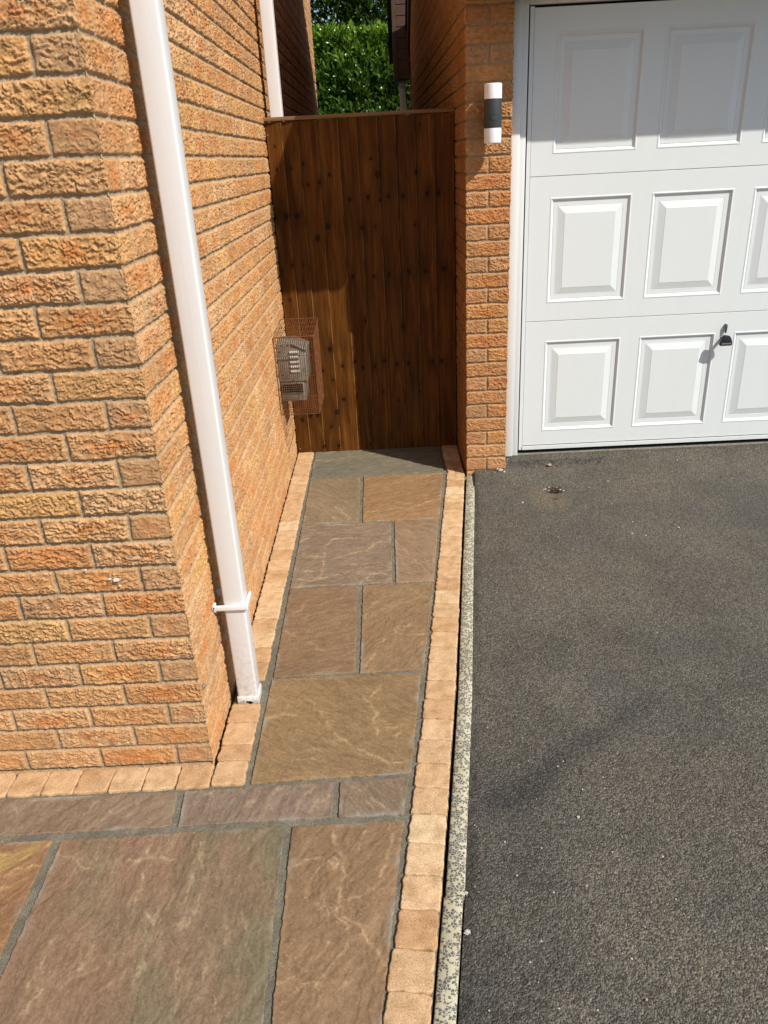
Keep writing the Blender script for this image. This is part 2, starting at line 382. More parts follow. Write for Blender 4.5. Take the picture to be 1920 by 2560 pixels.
def brick_strip(name, pts, us, zs, parent, seed, z0=0.0, flip=False, tint=(1,1,1), top=None):
    """pts: plan polyline [(u, x, y)], us / zs: sample positions"""
    pu = np.array([p[0] for p in pts]); px = np.array([p[1] for p in pts]); py = np.array([p[2] for p in pts])
    us = np.asarray(us); x = np.interp(us, pu, px); y = np.interp(us, pu, py)
    e = .004; tx = np.interp(us+e, pu, px)-np.interp(us-e, pu, px); ty = np.interp(us+e, pu, py)-np.interp(us-e, pu, py)
    n = np.hypot(tx, ty); nx, ny = ty/n, -tx/n
    if flip: nx, ny = -nx, -ny
    U, Z = np.meshgrid(us, zs, indexing='ij'); h, c = brick_field(U, Z, seed, z0, tint)
    h = h-.0072
    if top is not None: Z = np.minimum(Z, np.maximum(top(y), z0+.1)[:, None])
    V = np.stack([x[:, None]+nx[:, None]*h, y[:, None]+ny[:, None]*h, Z+0*h], -1).reshape(-1, 3)
    me = mesh_np(name, V, grid_faces(len(us), len(zs), flip=flip), True, c.reshape(-1, 3))
    return link(name, me, parent, [M_BRICK])
def steps(*segs):
    out = []
    for a, b, s in segs: out += list(np.linspace(a, b, max(2, int(round(abs(b-a)/s))+1))[:-1])
    return np.array(out+[segs[-1][1]])

# left house: front face along -X, side face along +Y, corner at the origin
house = empty('brick_house'); tag(house, 'house of rough rock-faced orange brick whose corner fills the left side', 'house')
pts = [(-4, -4, 0), (0, 0, 0), (6.95, 0, 6.95)]
o = brick_strip('wall', pts, steps((-.78, -.02, .0021), (-.02, .02, .0018), (.02, 1.2, .0032), (1.2, 2.8, .005), (2.8, 6.95, .012)), steps((-.045, 2.40, .0023)), house, 1)
brick_strip('wall', pts, steps((-4, -.78, .02)), steps((-.045, 2.40, .012)), house, 1)
brick_strip('wall', pts, steps((-4, 0, .03), (0, 6.95, .015)), steps((2.40, 3.4, .012), (3.4, 4.9, .05)), house, 1)
MB().box(-4, -.02, 6.9, 6.945, -.04, 4.9).build('wall', M_CONC, house)
MB().prism([(-.35, 4.9), (3.475, 7.6), (7.3, 4.9), (7.3, 5.05), (3.475, 7.75), (-.35, 5.05)], -4, .2, 0).build('roof', M_TILE, house)
s_ = MB(); s_.cyl((.002, .028, .262), .0065, -.010, axis=1, n=14); s_.cyl((.002, .018, .262), .0048, -.002, axis=1, n=14); s_.build('screw', M_STEEL, house, smooth=True)
# white paint flecks on a brick
M_SPLASH = mat('white_splash', (.75,.73,.7), .6)[0]
for x, z, r in [(-.169,.638,.008),(-.185,.641,.004),(-.161,.620,.003),(-.242,.672,.003)]:
    fl = MB(); n = 9; vs = [(x+r*random.uniform(.6,1.3)*math.cos(6.283*i/n)*1.3, -.0062, z+r*random.uniform(.4,.9)*math.sin(6.283*i/n)) for i in range(n)]
    fl.add(vs+[(v[0], -.003, v[2]) for v in vs], [tuple(range(n)), tuple(range(n, 2*n))[::-1]]+[(i, i+n, (i+1) % n+n, (i+1) % n) for i in range(n)])
    fl.build('paint_splash', M_SPLASH, house)

# ------------------------------------------------------------------ garage
GX0, GY0 = .984, 2.162
garage = empty('brick_garage'); tag(garage, 'brick garage with a narrow pillar beside its white panelled door', 'garage')
# front pillar wraps round its corner: u<0 across the front, u>0 back along the passage
gp = [(-.335, GX0+.215, GY0+.12), (-.215, GX0+.215, GY0), (0, GX0, GY0), (4.8, GX0-.055, GY0+4.8)]
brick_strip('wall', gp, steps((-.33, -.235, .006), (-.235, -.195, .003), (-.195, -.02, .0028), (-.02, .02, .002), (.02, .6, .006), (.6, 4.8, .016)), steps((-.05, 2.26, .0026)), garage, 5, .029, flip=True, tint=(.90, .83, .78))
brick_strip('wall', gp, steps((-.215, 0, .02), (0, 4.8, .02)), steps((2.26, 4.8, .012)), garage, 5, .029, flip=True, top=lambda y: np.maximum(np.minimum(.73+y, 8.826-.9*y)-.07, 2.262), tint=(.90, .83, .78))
MB().box(GX0+.03, 3.75, GY0+.26, GY0+.30, 2.0, 2.42).box(1.23, 3.62, GY0+.005, GY0+.26, 2.225, 2.36).box(3.50, 3.75, GY0+.01, GY0+.29, -.05, 2.24).box(3.70, 3.74, GY0+.25, 6.9, -.05, 2.5).box(.95, 3.7, 6.92, 6.95, -.05, 2.3).build('wall', M_CONC, garage)
# roof with verge: bargeboard bottom edge runs front corner -> ridge -> rear corner
bb = [(1.837, 2.335), (1.837, 2.21), (2.09, 2.21), (2.09, 2.453), (4.41, 4.76), (6.85, 2.59), (6.85, 2.31), (7.12, 2.31), (7.12, 2.50), (4.41, 4.93), (1.837, 2.36)]
def poly_slab(mb, poly, x0, x1, m=0):
    mb.prism(poly, x0, x1, 0, m)
VF = .935                                              # verge line along the passage
tf = lambda y: .73+y; tr = lambda y: 8.826-.9*y; RY = 4.261
r_ = MB(); r_.prism([(1.84, 2.238), (2.09, 2.238), (2.09, tf(2.09)-.23), (RY, tf(RY)-.23), (6.75, tr(6.75)-.23), (6.95, tr(6.95)-.23), (6.95, tr(6.95)-.05), (RY, tf(RY)-.05), (1.84, tf(1.84)-.05)], VF-.022, VF, 0); r_.build('bargeboard', M_BROWN, garage)
MB().box(1.332, 3.9, 1.864, 2.156, 2.338, 2.36).build('soffit', M_BROWN, garage)
MB().box(VF+.001, 1.33, 1.864, 2.088, 2.2375, 2.26).build('soffit', M_BROWN, garage)
MB().box(VF+.001, 1.33, 1.841, 1.863, 2.2355, 2.50).box(1.331, 3.9, 1.841, 1.863, 2.334, 2.50).build('fascia', M_BROWN, garage)  # left end of the unseen eave drops lower, shaped to cast the gate's shadow line
r_ = MB(); r_.prism([(1.80, tf(1.80)-.048), (RY, tf(RY)-.048), (7.03, tr(7.03)-.048), (7.03, tr(7.03)), (RY, tf(RY)), (1.80, tf(1.80))], VF-.04, 3.95, 0)
r_.build('roof', M_TILE, garage)
# boxed-in eave end over the rear corner
r_ = MB(); r_.box(.772, .808, 6.74, 6.96, 2.292, 3.75).box(.8085, .925, 6.755, 6.945, 2.305, 3.75)
for k in range(14): z = 2.47+k*.09; r_.box(.8088, .921, 6.749, 6.7545, z, z+.082)
r_.box(.8088, .921, 6.748, 6.7545, 2.31, 2.455); r_.build('eave_box', M_BROWN, garage)
MB().box(.735, .771, 6.90, 7.02, 2.46, 3.75).build('gutter_end', M_BLACK, garage)
# door frame
fr = MB()
fr.box(1.2075, 1.2495, 2.248, 2.32, .066, 2.24).box(1.250, 1.2785, 2.257, 2.32, .066, 2.24)
fr.box(3.445, 3.52, 2.248, 2.32, .066, 2.24).box(1.279, 3.444, 2.258, 2.32, 2.201, 2.24)
fr.build('door_frame', M_FRAME, garage, bevel=.003)
MB().box(1.276, 3.45, 2.295, 2.325, .0, 2.22).build('door_recess', M_BLACK, garage)
# up-and-over door leaf, pressed panels
YD = 2.270
def door_leaf():
    vs, fs = [], []
    def q(p): k = len(vs); vs.extend(p); fs.append((k, k+1, k+2, k+3))
    PX = [(1.4087+.4972*i, 1.8085+.4972*i) for i in range(4)]; PZ = [(.1987, .6979), (.8928, 1.3990), (1.5919, 2.0922)]
    secs = [(.1183, .8009), (.8019, 1.4950), (1.4960, 2.1906)]
    X0, X1 = 1.3063, 3.4125
    def rect(x0, x1, z0, z1, y): q([(x0, y, z0), (x1, y, z0), (x1, y, z1), (x0, y, z1)])
    prof = [(0, 0), (.003, -.0015), (.007, -.0015), (.0095, .001), (.017, .0085), (.0185, .0095), (.021, .008), (.0385, .008), (.0395, .0072), (.0405, .0085), (.073, .0008), (.0745, -.0002)]
    for (z0, z1), (pz0, pz1) in zip(secs, PZ):
        xs = [X0]
        for a, b in PX: xs += [a, b]
        xs.append(X1)
        rect(X0, X1, z0+.002, pz0, YD); rect(X0, X1, pz1, z1-.002, YD)
        q([(X0, YD+.004, z0), (X1, YD+.004, z0), (X1, YD, z0+.002), (X0, YD, z0+.002)])
        q([(X0, YD, z1-.002), (X1, YD, z1-.002), (X1, YD+.004, z1), (X0, YD+.004, z1)])
        for i in range(0, len(xs), 2): rect(xs[i], xs[i+1], pz0, pz1, YD)
        for a, b in PX:
            for (i0, d0), (i1, d1) in zip(prof, prof[1:]):
                A = [(a+i0, pz0+i0), (b-i0, pz0+i0), (b-i0, pz1-i0), (a+i0, pz1-i0)]
                B = [(a+i1, pz0+i1), (b-i1, pz0+i1), (b-i1, pz1-i1), (a+i1, pz1-i1)]
                for j in range(4):
                    k = (j+1) % 4
                    q([(A[j][0], YD+d0, A[j][1]), (A[k][0], YD+d0, A[k][1]), (B[k][0], YD+d1, B[k][1]), (B[j][0], YD+d1, B[j][1])])
            i, d = prof[-1]; rect(a+i, b-i, pz0+i, pz1-i, YD+d)
    mb = MB(); mb.add(vs, fs)
    mb.box(X0, X1, YD+.0145, YD+.02, .1183, 2.1906, 1)
    mb.box(1.2868, 1.3048, YD-.002, YD+.02, .0952, 2.1946)       # edge channel
    mb.box(3.4145, 3.4325, YD-.002, YD+.02, .0952, 2.1946)
    mb.box(1.3053, 3.4135, YD-.006, YD+.02, .0952, .1148)         # bottom channel
    me = bpy.data.meshes.new('garage_door'); me.from_pydata(mb.v, [], mb.f); me.polygons.foreach_set('material_index', mb.m); me.update()
    return link('garage_door', me, garage, [M_DOOR, M_BLACK])
leaf = door_leaf()
hz, hx = .6678, 2.343
hd = MB(); hd.cyl((hx, 2.223, hz), .0085, .05, axis=1, n=20)
out = [(-.033,-.019),(-.031,-.026),(-.024,-.0285),(.024,-.0285),(.031,-.026),(.033,-.019),(.0305,-.006),(.024,.010),(.016,.021),(.006,.026),(-.010,.027),(-.019,.025),(-.0225,.018),(-.0245,.004),(-.030,-.010)]
hd.prism([(hx+x, hz+z) for x, z in out], 2.210, 2.224, 1)
h_o = hd.build('handle', [M_DARK2, M_LETTER], leaf, bevel=.0025, seg=3, smooth=True)
txt = bpy.data.curves.new('lettering', 'FONT'); txt.body = 'GARADOR'; txt.size = .0102; txt.extrude = .0004; txt.align_x = 'CENTER'
to = bpy.data.objects.new('lettering', txt); COL.objects.link(to)
bpy.context.view_layer.update()
tm = bpy.data.meshes.new_from_object(to.evaluated_get(bpy.context.evaluated_depsgraph_get())); bpy.data.objects.remove(to)
tm.transform(Matrix.Translation((hx+.001, 2.2093, hz-.020)) @ Matrix.Rotation(math.pi/2, 4, 'X')); tm.materials.clear()
lt = link('lettering', tm, h_o, [M_LETTER])
lk_ = MB(); lk_.cyl((2.353, 2.261, .735), .0078, .012, axis=1, n=20); lk_.prism([(2.3465,.737),(2.3595,.737),(2.3570,.699),(2.3520,.695),(2.3480,.699)], 2.254, 2.264, 1)
lk_.build('lock', mat('worn_metal', (.10,.11,.10), .4, .5, .5)[0], leaf, bevel=.0015)

# ------------------------------------------------------------------ paving: kerb line, flags, blocks
KY = [-3.0, -.782, -.487, .274, 1.2, 2.172, 2.7]; KX = [.262, .607, .652, .756, .866, .983, 1.05]
def kx(y): return float(np.interp(y, KY, KX))
def slab(name, quad, m, parent=None, res=.004, top=.002, r=.004, rc=.004, jit=.0015, relief=None, depth=.03, seed=0, colf=None):
    q = np.array(quad, float)
    w = (np.linalg.norm(q[1]-q[0])+np.linalg.norm(q[2]-q[3]))/2; hgt = (np.linalg.norm(q[3]-q[0])+np.linalg.norm(q[2]-q[1]))/2
    def ax(L):
        e = np.array([0, .25, .5, .75, 1.0])*r; n = max(3, int((L-2*r)/res))
        a = np.concatenate([e, np.linspace(r, L-r, n+1)[1:-1], L-e[::-1]]); return a/L
    s, t = np.meshgrid(ax(w), ax(hgt), indexing='ij')
    dsx = np.where(s < .5, s, 1-s)*w; dtx = np.where(t < .5, t, 1-t)*hgt
    a = np.maximum(rc-dsx, 0); b = np.maximum(rc-dtx, 0); hyp = np.hypot(a, b)+1e-9
    sc = np.where((a > 0) & (b > 0), np.maximum(a, b)/hyp, 1.0)
    ds2 = np.where(a > 0, rc-a*sc, dsx); dt2 = np.where(b > 0, rc-b*sc, dtx)
    s2 = np.where(s < .5, ds2/w, 1-ds2/w); t2 = np.where(t < .5, dt2/hgt, 1-dt2/hgt)
    P = ((1-s2)*(1-t2))[..., None]*q[0]+(s2*(1-t2))[..., None]*q[1]+(s2*t2)[..., None]*q[2]+((1-s2)*t2)[..., None]*q[3]
    X, Y = P[..., 0], P[..., 1]
    d = np.minimum(dsx, dtx)
    wgt = ss(.02, 0, d)
    X = X+wgt*jit*fbm(X*45, Y*45, 3, seed+1); Y = Y+wgt*jit*fbm(X*45, Y*45, 3, seed+7)
    dd = np.clip(d, 0, r); z = top-(r-np.sqrt(np.maximum(r*r-(r-dd)**2, 0)))
    c = None
    if relief is not None: rz, c = relief(X, Y, d); z = z+rz
    nu, nv = X.shape
    V = np.stack([X, Y, z], -1).reshape(-1, 3); F = grid_faces(nu, nv)
    idx = np.arange(nu*nv).reshape(nu, nv); ring = np.concatenate([idx[:, 0], idx[-1, 1:], idx[-2::-1, -1], idx[0, -2:0:-1]])
    k = len(V); V2 = V[ring].copy(); V2[:, 2] = top-depth; V = np.concatenate([V, V2])
    nr = len(ring); j = (np.arange(nr)+1) % nr
    F = np.concatenate([F, np.stack([ring, k+np.arange(nr), k+j, ring[j]], 1)])
    if c is not None: c = np.concatenate([c.reshape(-1, 3), c.reshape(-1, 3)[ring]])
    # corners in the plan arrive clockwise: turn faces up
    me = mesh_np(name, V, F, True, c)
    if me.polygons[len(me.polygons)//3].normal.z < 0: me.flip_normals()
    me.materials.append(m) if m else None
    o = bpy.data.objects.new(name, me); COL.objects.link(o)
    if parent is not None: o.parent = parent
    return o

VEINS = {0:[[(0.179,2.474),(0.337,2.538),(0.478,2.576)],[(0.096,2.513),(0.198,2.486)]],1:[[(0.129,1.859),(0.222,1.775),(0.271,1.67)],[(0.272,1.811),(0.318,1.744),(0.347,1.652)],[(0.169,2.044),(0.246,1.966)]],2:[[(0.447,1.66),(0.573,1.696),(0.703,1.783),(0.822,1.876)],[(0.497,1.893),(0.55,1.876)],[(0.655,2.115),(0.751,2.164),(0.857,2.214)],[(0.437,1.731),(0.617,1.772)]],3:[[(0.457,1.428),(0.353,1.456),(0.275,1.438),(0.244,1.364),(0.255,1.126),(0.229,1.077),(0.167,1.047),(0.156,1.013)],[(0.229,1.077),(0.322,1.105),(0.365,1.123),(0.437,1.139)],[(0.161,1.467),(0.132,1.435)],[(0.512,1.405),(0.435,1.312),(0.351,1.287),(0.293,1.245)],[(0.425,1.031),(0.46,1.092),(0.525,1.101)],[(0.127,1.168),(0.217,1.144)],[(0.377,1.19),(0.496,1.194),(0.54,1.144)],[(0.15,1.077),(0.209,1.064),(0.279,1.087)],[(0.411,1.018),(0.438,1.051),(0.496,1.017)],[(0.144,1.307),(0.222,1.284)]],4:[[(0.586,1.54),(0.64,1.48)],[(0.747,1.281),(0.725,1.126)],[(0.604,1.328),(0.659,1.194)]],5:[[(0.192,0.882),(0.187,0.832),(0.144,0.786)],[(0.344,0.908),(0.304,0.899),(0.258,0.864)],[(0.128,0.693),(0.185,0.643),(0.219,0.607),(0.258,0.594),(0.267,0.561),(0.316,0.552),(0.396,0.567)],[(0.176,0.666),(0.154,0.634)],[(0.192,0.77),(0.282,0.812)]],6:[[(0.444,0.436),(0.476,0.513),(0.507,0.596),(0.551,0.631),(0.614,0.626),(0.674,0.627)],[(0.436,0.75),(0.482,0.87),(0.523,0.946)],[(0.553,0.693),(0.577,0.657),(0.617,0.7)],[(0.558,0.63),(0.552,0.682)],[(0.621,0.964),(0.666,0.893),(0.706,0.877)]],7:[[(0.429,0.291),(0.461,0.241),(0.486,0.197),(0.475,0.149),(0.488,0.086),(0.501,0.059)],[(0.503,0.326),(0.466,0.266)],[(0.259,0.28),(0.321,0.183),(0.358,0.094),(0.412,0.038),(0.488,-0.01),(0.528,-0.04),(0.588,-0.029)],[(0.234,-0.005),(0.273,-0.011),(0.332,0.007)],[(0.131,0.187),(0.189,0.2),(0.255,0.192)],[(0.564,0.104),(0.545,0.037)],[(0.51,0.143),(0.52,0.107),(0.541,0.113),(0.563,0.131)],[(0.354,0.068),(0.365,0.052)],[(0.289,0.035),(0.321,0.022)],[(0.141,0.28),(0.195,0.25)]],8:[[(-0.462,-0.207),(-0.421,-0.179),(-0.392,-0.144),(-0.389,-0.125)],[(-0.36,-0.218),(-0.33,-0.196),(-0.312,-0.167),(-0.303,-0.136)],[(-0.262,-0.176),(-0.206,-0.203),(-0.176,-0.162),(-0.183,-0.146)],[(-0.495,-0.126),(-0.441,-0.116)],[(-0.551,-0.142),(-0.518,-0.162)]],9:[[(0.209,-0.115),(0.199,-0.152),(0.195,-0.189)],[(0.26,-0.192),(0.284,-0.144),(0.32,-0.121)],[(0.299,-0.212),(0.324,-0.171)],[(-0.028,-0.145),(0.012,-0.129)],[(0.121,-0.184),(0.141,-0.161)],[(0.338,-0.172),(0.351,-0.154)]],10:[[(0.402,-0.119),(0.441,-0.14),(0.479,-0.18),(0.511,-0.206)],[(0.414,-0.189),(0.438,-0.226)],[(0.527,-0.113),(0.55,-0.14)],[(0.396,-0.212),(0.419,-0.195)]],11:[[(-0.47,-0.386),(-0.439,-0.357),(-0.381,-0.349)],[(-0.448,-0.336),(-0.417,-0.316),(-0.396,-0.29),(-0.373,-0.28)],[(-0.454,-0.421),(-0.432,-0.413)],[(-0.505,-0.404),(-0.472,-0.381)]],12:[[(-0.349,-0.314),(-0.284,-0.338),(-0.26,-0.371),(-0.226,-0.367),(-0.206,-0.35),(-0.115,-0.347),(-0.028,-0.346)],[(-0.242,-0.319),(-0.242,-0.346)],[(-0.102,-0.363),(-0.095,-0.433),(-0.099,-0.494)],[(-0.063,-0.505),(-0.043,-0.532),(-0.037,-0.584),(-0.043,-0.648),(-0.044,-0.682)],[(0.025,-0.39),(0.022,-0.486),(0.03,-0.557)],[(0.051,-0.459),(0.059,-0.506),(0.036,-0.549)],[(0.128,-0.509),(0.142,-0.566),(0.117,-0.619),(0.106,-0.673),(0.11,-0.71)],[(0.109,-0.594),(0.128,-0.615),(0.15,-0.567)],[(-0.164,-0.578),(-0.175,-0.615),(-0.176,-0.654),(-0.209,-0.676)],[(-0.249,-0.678),(-0.258,-0.729)],[(-0.256,-0.406),(-0.267,-0.435)],[(0.025,-0.306),(0.043,-0.37)],[(-0.106,-0.299),(-0.102,-0.347)],[(0.164,-0.533),(0.179,-0.551)],[(-0.11,-0.576),(-0.107,-0.609)],[(-0.262,-0.557),(-0.269,-0.619),(-0.272,-0.677)],[(0.035,-0.595),(0.052,-0.6)],[(0.047,-0.644),(0.05,-0.69)],[(0.139,-0.712),(0.15,-0.748)]],13:[[(0.371,-0.269),(0.378,-0.313),(0.398,-0.357),(0.406,-0.408),(0.398,-0.466),(0.385,-0.529),(0.414,-0.553),(0.426,-0.583),(0.402,-0.631),(0.36,-0.687),(0.323,-0.726)],[(0.325,-0.424),(0.316,-0.462)],[(0.346,-0.36),(0.303,-0.368),(0.279,-0.382)],[(0.409,-0.531),(0.453,-0.572),(0.488,-0.619),(0.503,-0.659)],[(0.265,-0.687),(0.297,-0.677),(0.324,-0.69),(0.36,-0.691)],[(0.28,-0.626),(0.303,-0.631)],[(0.42,-0.495),(0.468,-0.465),(0.529,-0.468)],[(0.528,-0.305),(0.514,-0.383),(0.493,-0.432)],[(0.436,-0.343),(0.462,-0.284)],[(0.347,-0.496),(0.372,-0.511),(0.379,-0.573),(0.377,-0.598)],[(0.352,-0.38),(0.325,-0.424)],[(0.364,-0.376),(0.378,-0.402),(0.39,-0.382),(0.376,-0.366),(0.364,-0.376)],[(0.419,-0.693),(0.41,-0.747)],[(0.265,-0.593),(0.299,-0.586)]]}
KG = 1.30      # light on level ground, to turn sunlit tones into surface colour
def flag_relief(fi, c1, c2, vein, ang, seed, n=5, aniso=2.4, vs=1.0, grad=(0, 0), third=None, sc=1.0):
    dsat = lambda q: q*np.array([1.02,.98,.98])*.86+.14*(q@np.array([.3,.5,.2])); c1 = dsat(np.array(lin(*c1, KG))*1.05); c2 = dsat(np.array(lin(*c2, KG))*1.05); vein = np.array(lin(*vein, KG)); vein = dsat(vein)*1.08; ca, sa = math.cos(ang), math.sin(ang)
    def f(X, Y, d):
        u = (X*ca+Y*sa)*sc; v = (-X*sa+Y*ca)*sc
        wx = fbm(u*3, v*3, 3, seed+2)*.05; wy = fbm(u*3, v*3, 3, seed+5)*.07
        base = fbm((u+wx)*2.0, (v+wy)*2.2*aniso*1.3, 6, seed, .55)
        t = base*n
        dx = np.gradient(t, axis=0)/np.maximum(np.abs(np.hypot(np.gradient(X, axis=0), np.gradient(Y, axis=0))), 1e-6)
        dy = np.gradient(t, axis=1)/np.maximum(np.abs(np.hypot(np.gradient(X, axis=1), np.gradient(Y, axis=1))), 1e-6)
        g = np.hypot(dx, dy)+2.0
        dist = (t-np.round(t))/g
        mod = ss(-.15, .55, fbm(X*7, Y*7, 3, seed+9))*.9+.12
        wdt = .0011+.0030*ss(-.2, .8, fbm(X*11, Y*11, 2, seed+12))
        line = np.exp(-(dist/wdt)**2)*mod*.45
        tight = ss(14, 60, g)*.6
        # the big veins that this stone shows
        big = np.zeros_like(X); side = np.zeros_like(X)
        jx = .0075*fbm(X*22, Y*22, 4, seed+50, .6); jy = .0075*fbm(X*22, Y*22, 4, seed+53, .6)
        brk = ss(-.55, .15, fbm(X*24, Y*24, 3, seed+56)); ww = .0016+.0042*ss(-.4, .6, fbm(X*17, Y*17, 2, seed+59))
        for pl_ in VEINS[fi]:
            dv = seg_d(X+jx, Y+jy, pl_); big = np.maximum(big, np.exp(-(dv/ww)**2)*brk+.32*np.exp(-(dv/.013)**2)*ss(-.3, .4, fbm(X*70, Y*70, 2, seed+62)))
        big = big*(.40+.40*ss(-.3, .3, fbm(X*140, Y*140, 2, seed+65)))
        # long hairline streaks of the bedding
        st = fbm(u*9, v*85, 3, seed+15); streak = ss(.45, 1.0, st)*ss(-.1, .6, fbm(X*5, Y*5, 2, seed+18))
        # small pale pits
        pit = ss(.80, 1.0, fbm(X*110, Y*110, 2, seed+21))*.5
        m = ss(-.9, .9, fbm((u+wx)*2.0+grad[0]*X, (v+wy)*3.5, 3, seed+24)+grad[0]*(X-grad[1]))
        c = c1*(1-m[..., None])+c2*m[..., None]
        if third is not None:
            b3 = ss(.15, .6, fbm((u+wx)*3, (v+wy)*3*aniso, 3, seed+33)); c3 = np.array(lin(*third, KG)); c = c*(1-.8*b3[..., None])+c3*.8*b3[..., None]
        c = c*(1+.13*fbm(u*14, v*45, 4, seed+27)+.08*(t-np.round(t)))[..., None]
        grit = fbm(X*150, Y*150, 2, seed+68); c = c*(1+.16*grit+.10*pn(X*320, Y*320, seed+88)+.17*fbm(u*30, v*120, 4, seed+70, .65))[..., None]
        net = fbm(X*26, Y*26, 4, seed+75, .6); netl = np.exp(-(np.abs(net)/.030)**2)*ss(-.2, .5, fbm(X*6, Y*6, 2, seed+78))*ss(-.3, .4, fbm(X*60, Y*60, 2, seed+80))
        w = np.clip(.82*big+vs*(.62*netl+.55*line*(1-tight*.5)+.42*streak+pit*.6), 0, .9)
        c = c*(1-w[..., None])+vein*w[..., None]
        # a little pale jointing dust smeared near edges
        dust = ss(.022, .0, d)*ss(-.1, .7, fbm(X*9, Y*9, 3, seed+30))*.5; dc = np.array([.28,.265,.225])
        c = c*(1-dust[..., None])+dc*dust[..., None]
        fl = np.floor(t+.5); fr = t+.5-fl; step = fl+ss(.5-.10*np.minimum(g*.002*5, 3), .5+.1, fr)*0+ss(.0, .22, fr)
        z = .0008*big+.0010*step/ max(n/5, 1)+.0009*fbm(u*8, v*20, 3, seed+36)+.0004*fbm(X*60, Y*60, 2, seed+39)
        z = (z-z.mean())*np.clip(d/.01, 0.15, 1)
        return np.clip(z, -.003, .003), c
    return f
FLAGS = [
 ('smooth grey-green flagstone running across the foot of the gate', [(.11,2.645),(.871,2.645),(.860,2.228),(.114,2.226)], ((118,114,96),(128,122,98),(170,160,132),.12,1), dict(n=2,aniso=3.5,vs=.55)),
 ('small square olive flagstone in the second row from the gate, beside the wall edging', [(.114,2.208),(.393,2.216),(.400,1.623),(.121,1.618)], ((136,118,86),(146,126,94),(190,165,122),2.3,2), dict(n=3)),
 ('golden brown flagstone in the second row from the gate, on the kerb side', [(.413,2.218),(.858,2.216),(.792,1.618),(.417,1.624)], ((158,124,80),(150,116,74),(196,160,104),.30,3), dict(n=3,aniso=4)),
 ('grey-brown flagstone with a pale hooked vein in the third row from the gate', [(.120,1.608),(.552,1.606),(.552,1.014),(.124,1.011)], ((132,114,92),(142,122,98),(200,172,128),.10,4), dict(n=5,vs=1.25)),
 ('narrow pinkish brown flagstone in the third row from the gate', [(.572,1.610),(.788,1.612),(.726,1.014),(.567,1.014)], ((146,120,88),(154,128,96),(196,164,126),2.4,5), dict(n=3)),
 ('plain warm brown flagstone level with the pipe bracket, beside the wall edging', [(.123,1.001),(.407,1.003),(.412,.408),(.128,.399)], ((144,116,82),(134,106,76),(182,148,100),.25,6), dict(n=3,aniso=3.2,vs=.7)),
 ('brown flagstone with a pale forked vein, on the kerb side of the fourth row', [(.429,1.004),(.724,1.002),(.649,.410),(.429,.405)], ((140,112,76),(150,124,86),(200,166,116),.9,7), dict(n=4,aniso=1.7)),
 ('large golden olive flagstone right of the foot of the downpipe', [(.124,.391),(.640,.393),(.585,-.078),(.124,-.094)], ((148,120,78),(138,112,74),(196,166,114),2.6,8), dict(n=5,aniso=1.5)),
 ('long mauve-brown flagstone below the front wall, at the left picture edge', [(-.80,-.113),(-.082,-.114),(-.071,-.240),(-.80,-.252)], ((134,112,86),(142,120,94),(176,154,122),1.1,9), dict(n=5)),
 ('long grey-brown flagstone with speckled pale veins below the corner of the house', [(-.062,-.113),(.367,-.101),(.364,-.231),(-.051,-.240)], ((140,120,98),(130,112,92),(184,160,126),1.3,10), dict(n=7,vs=1.2)),
 ('smallest flagstone, grey-brown, between the long one and the kerb blocks', [(.382,-.102),(.580,-.093),(.560,-.232),(.383,-.232)], ((136,116,90),(128,110,86),(184,160,130),2.2,11), dict(n=4)),
 ('flagstone with cream swirls cut by the left picture edge', [(-.98,-.272),(-.381,-.269),(-.369,-.87),(-.98,-.87)], ((150,112,72),(138,102,68),(206,170,108),.55,12), dict(n=5,aniso=2.8,third=(182,152,98))),
 ('largest flagstone, reddish on the left turning olive green on the right', [(-.355,-.270),(.240,-.254),(.253,-.87),(-.346,-.87)], ((142,112,84),(122,114,84),(186,164,124),1.45,13), dict(n=5,aniso=2.2,vs=1.0,grad=(2.6,.0),sc=1.25)),
 ('tall rusty brown flagstone with branching pale ridges at the bottom of the picture', [(.260,-.257),(.560,-.252),(.486,-.87),(.270,-.87)], ((146,116,80),(138,110,76),(198,166,120),.95,14), dict(n=5,aniso=1.4,vs=1.0)),
]
for fi, (lab, quad, (c1, c2, vn, ang, sd), kw) in enumerate(FLAGS):
    o = slab('flagstone', quad, M_FLAG, res=.0032 if fi < 9 else .0026, top=.003, r=.003, rc=.003, jit=.0022, relief=flag_relief(fi, c1, c2, vn, ang, sd*7, **kw), seed=sd)
    tag(o, lab, 'paving slab', 'flagstones of the path')

def block(quad, parent, seed):
    def rel(X, Y, d):
        z = .0016*fbm(X*30, Y*30, 3, seed)+.0007*fbm(X*120, Y*120, 2, seed+3)
        return z*np.clip(d/.006, .2, 1), None
    return slab('edging_block', quad, M_BLOCK, parent, res=.0065, top=.006, r=.0042, rc=.007, jit=.0032, relief=rel, seed=seed)
def block_fix(o): return o
eb = empty('block_edging'); tag(eb, 'long row of sandy tumbled blocks between the flagstones and the kerb', 'block edging')
seams = []; y = -1.12
while y < 2.60: seams.append(y); y += .0975+random.uniform(-.003, .003)
seams.append(2.640)
for i in range(len(seams)-1):
    a, b = seams[i]+.0012, seams[i+1]-.0012; sh = .010 if a < 2.2 else 0
    xr0, xr1 = kx(a)-.010, kx(b)-.010
    if a > 2.1: xr0 = min(xr0, .974); xr1 = min(xr1, .974)
    wv = .0955 if a < 2.15 else .090
    j = random.uniform(-.002, .002)
    block([(xr0-wv+j, a+.011), (xr0, a), (xr1, b), (xr1-wv+j, b+.011)], eb, 100+i)
eb2 = empty('block_edging'); tag(eb2, 'row of sandy tumbled blocks along the foot of the side wall, from gate to downpipe', 'block edging')
y = .388; n = 0
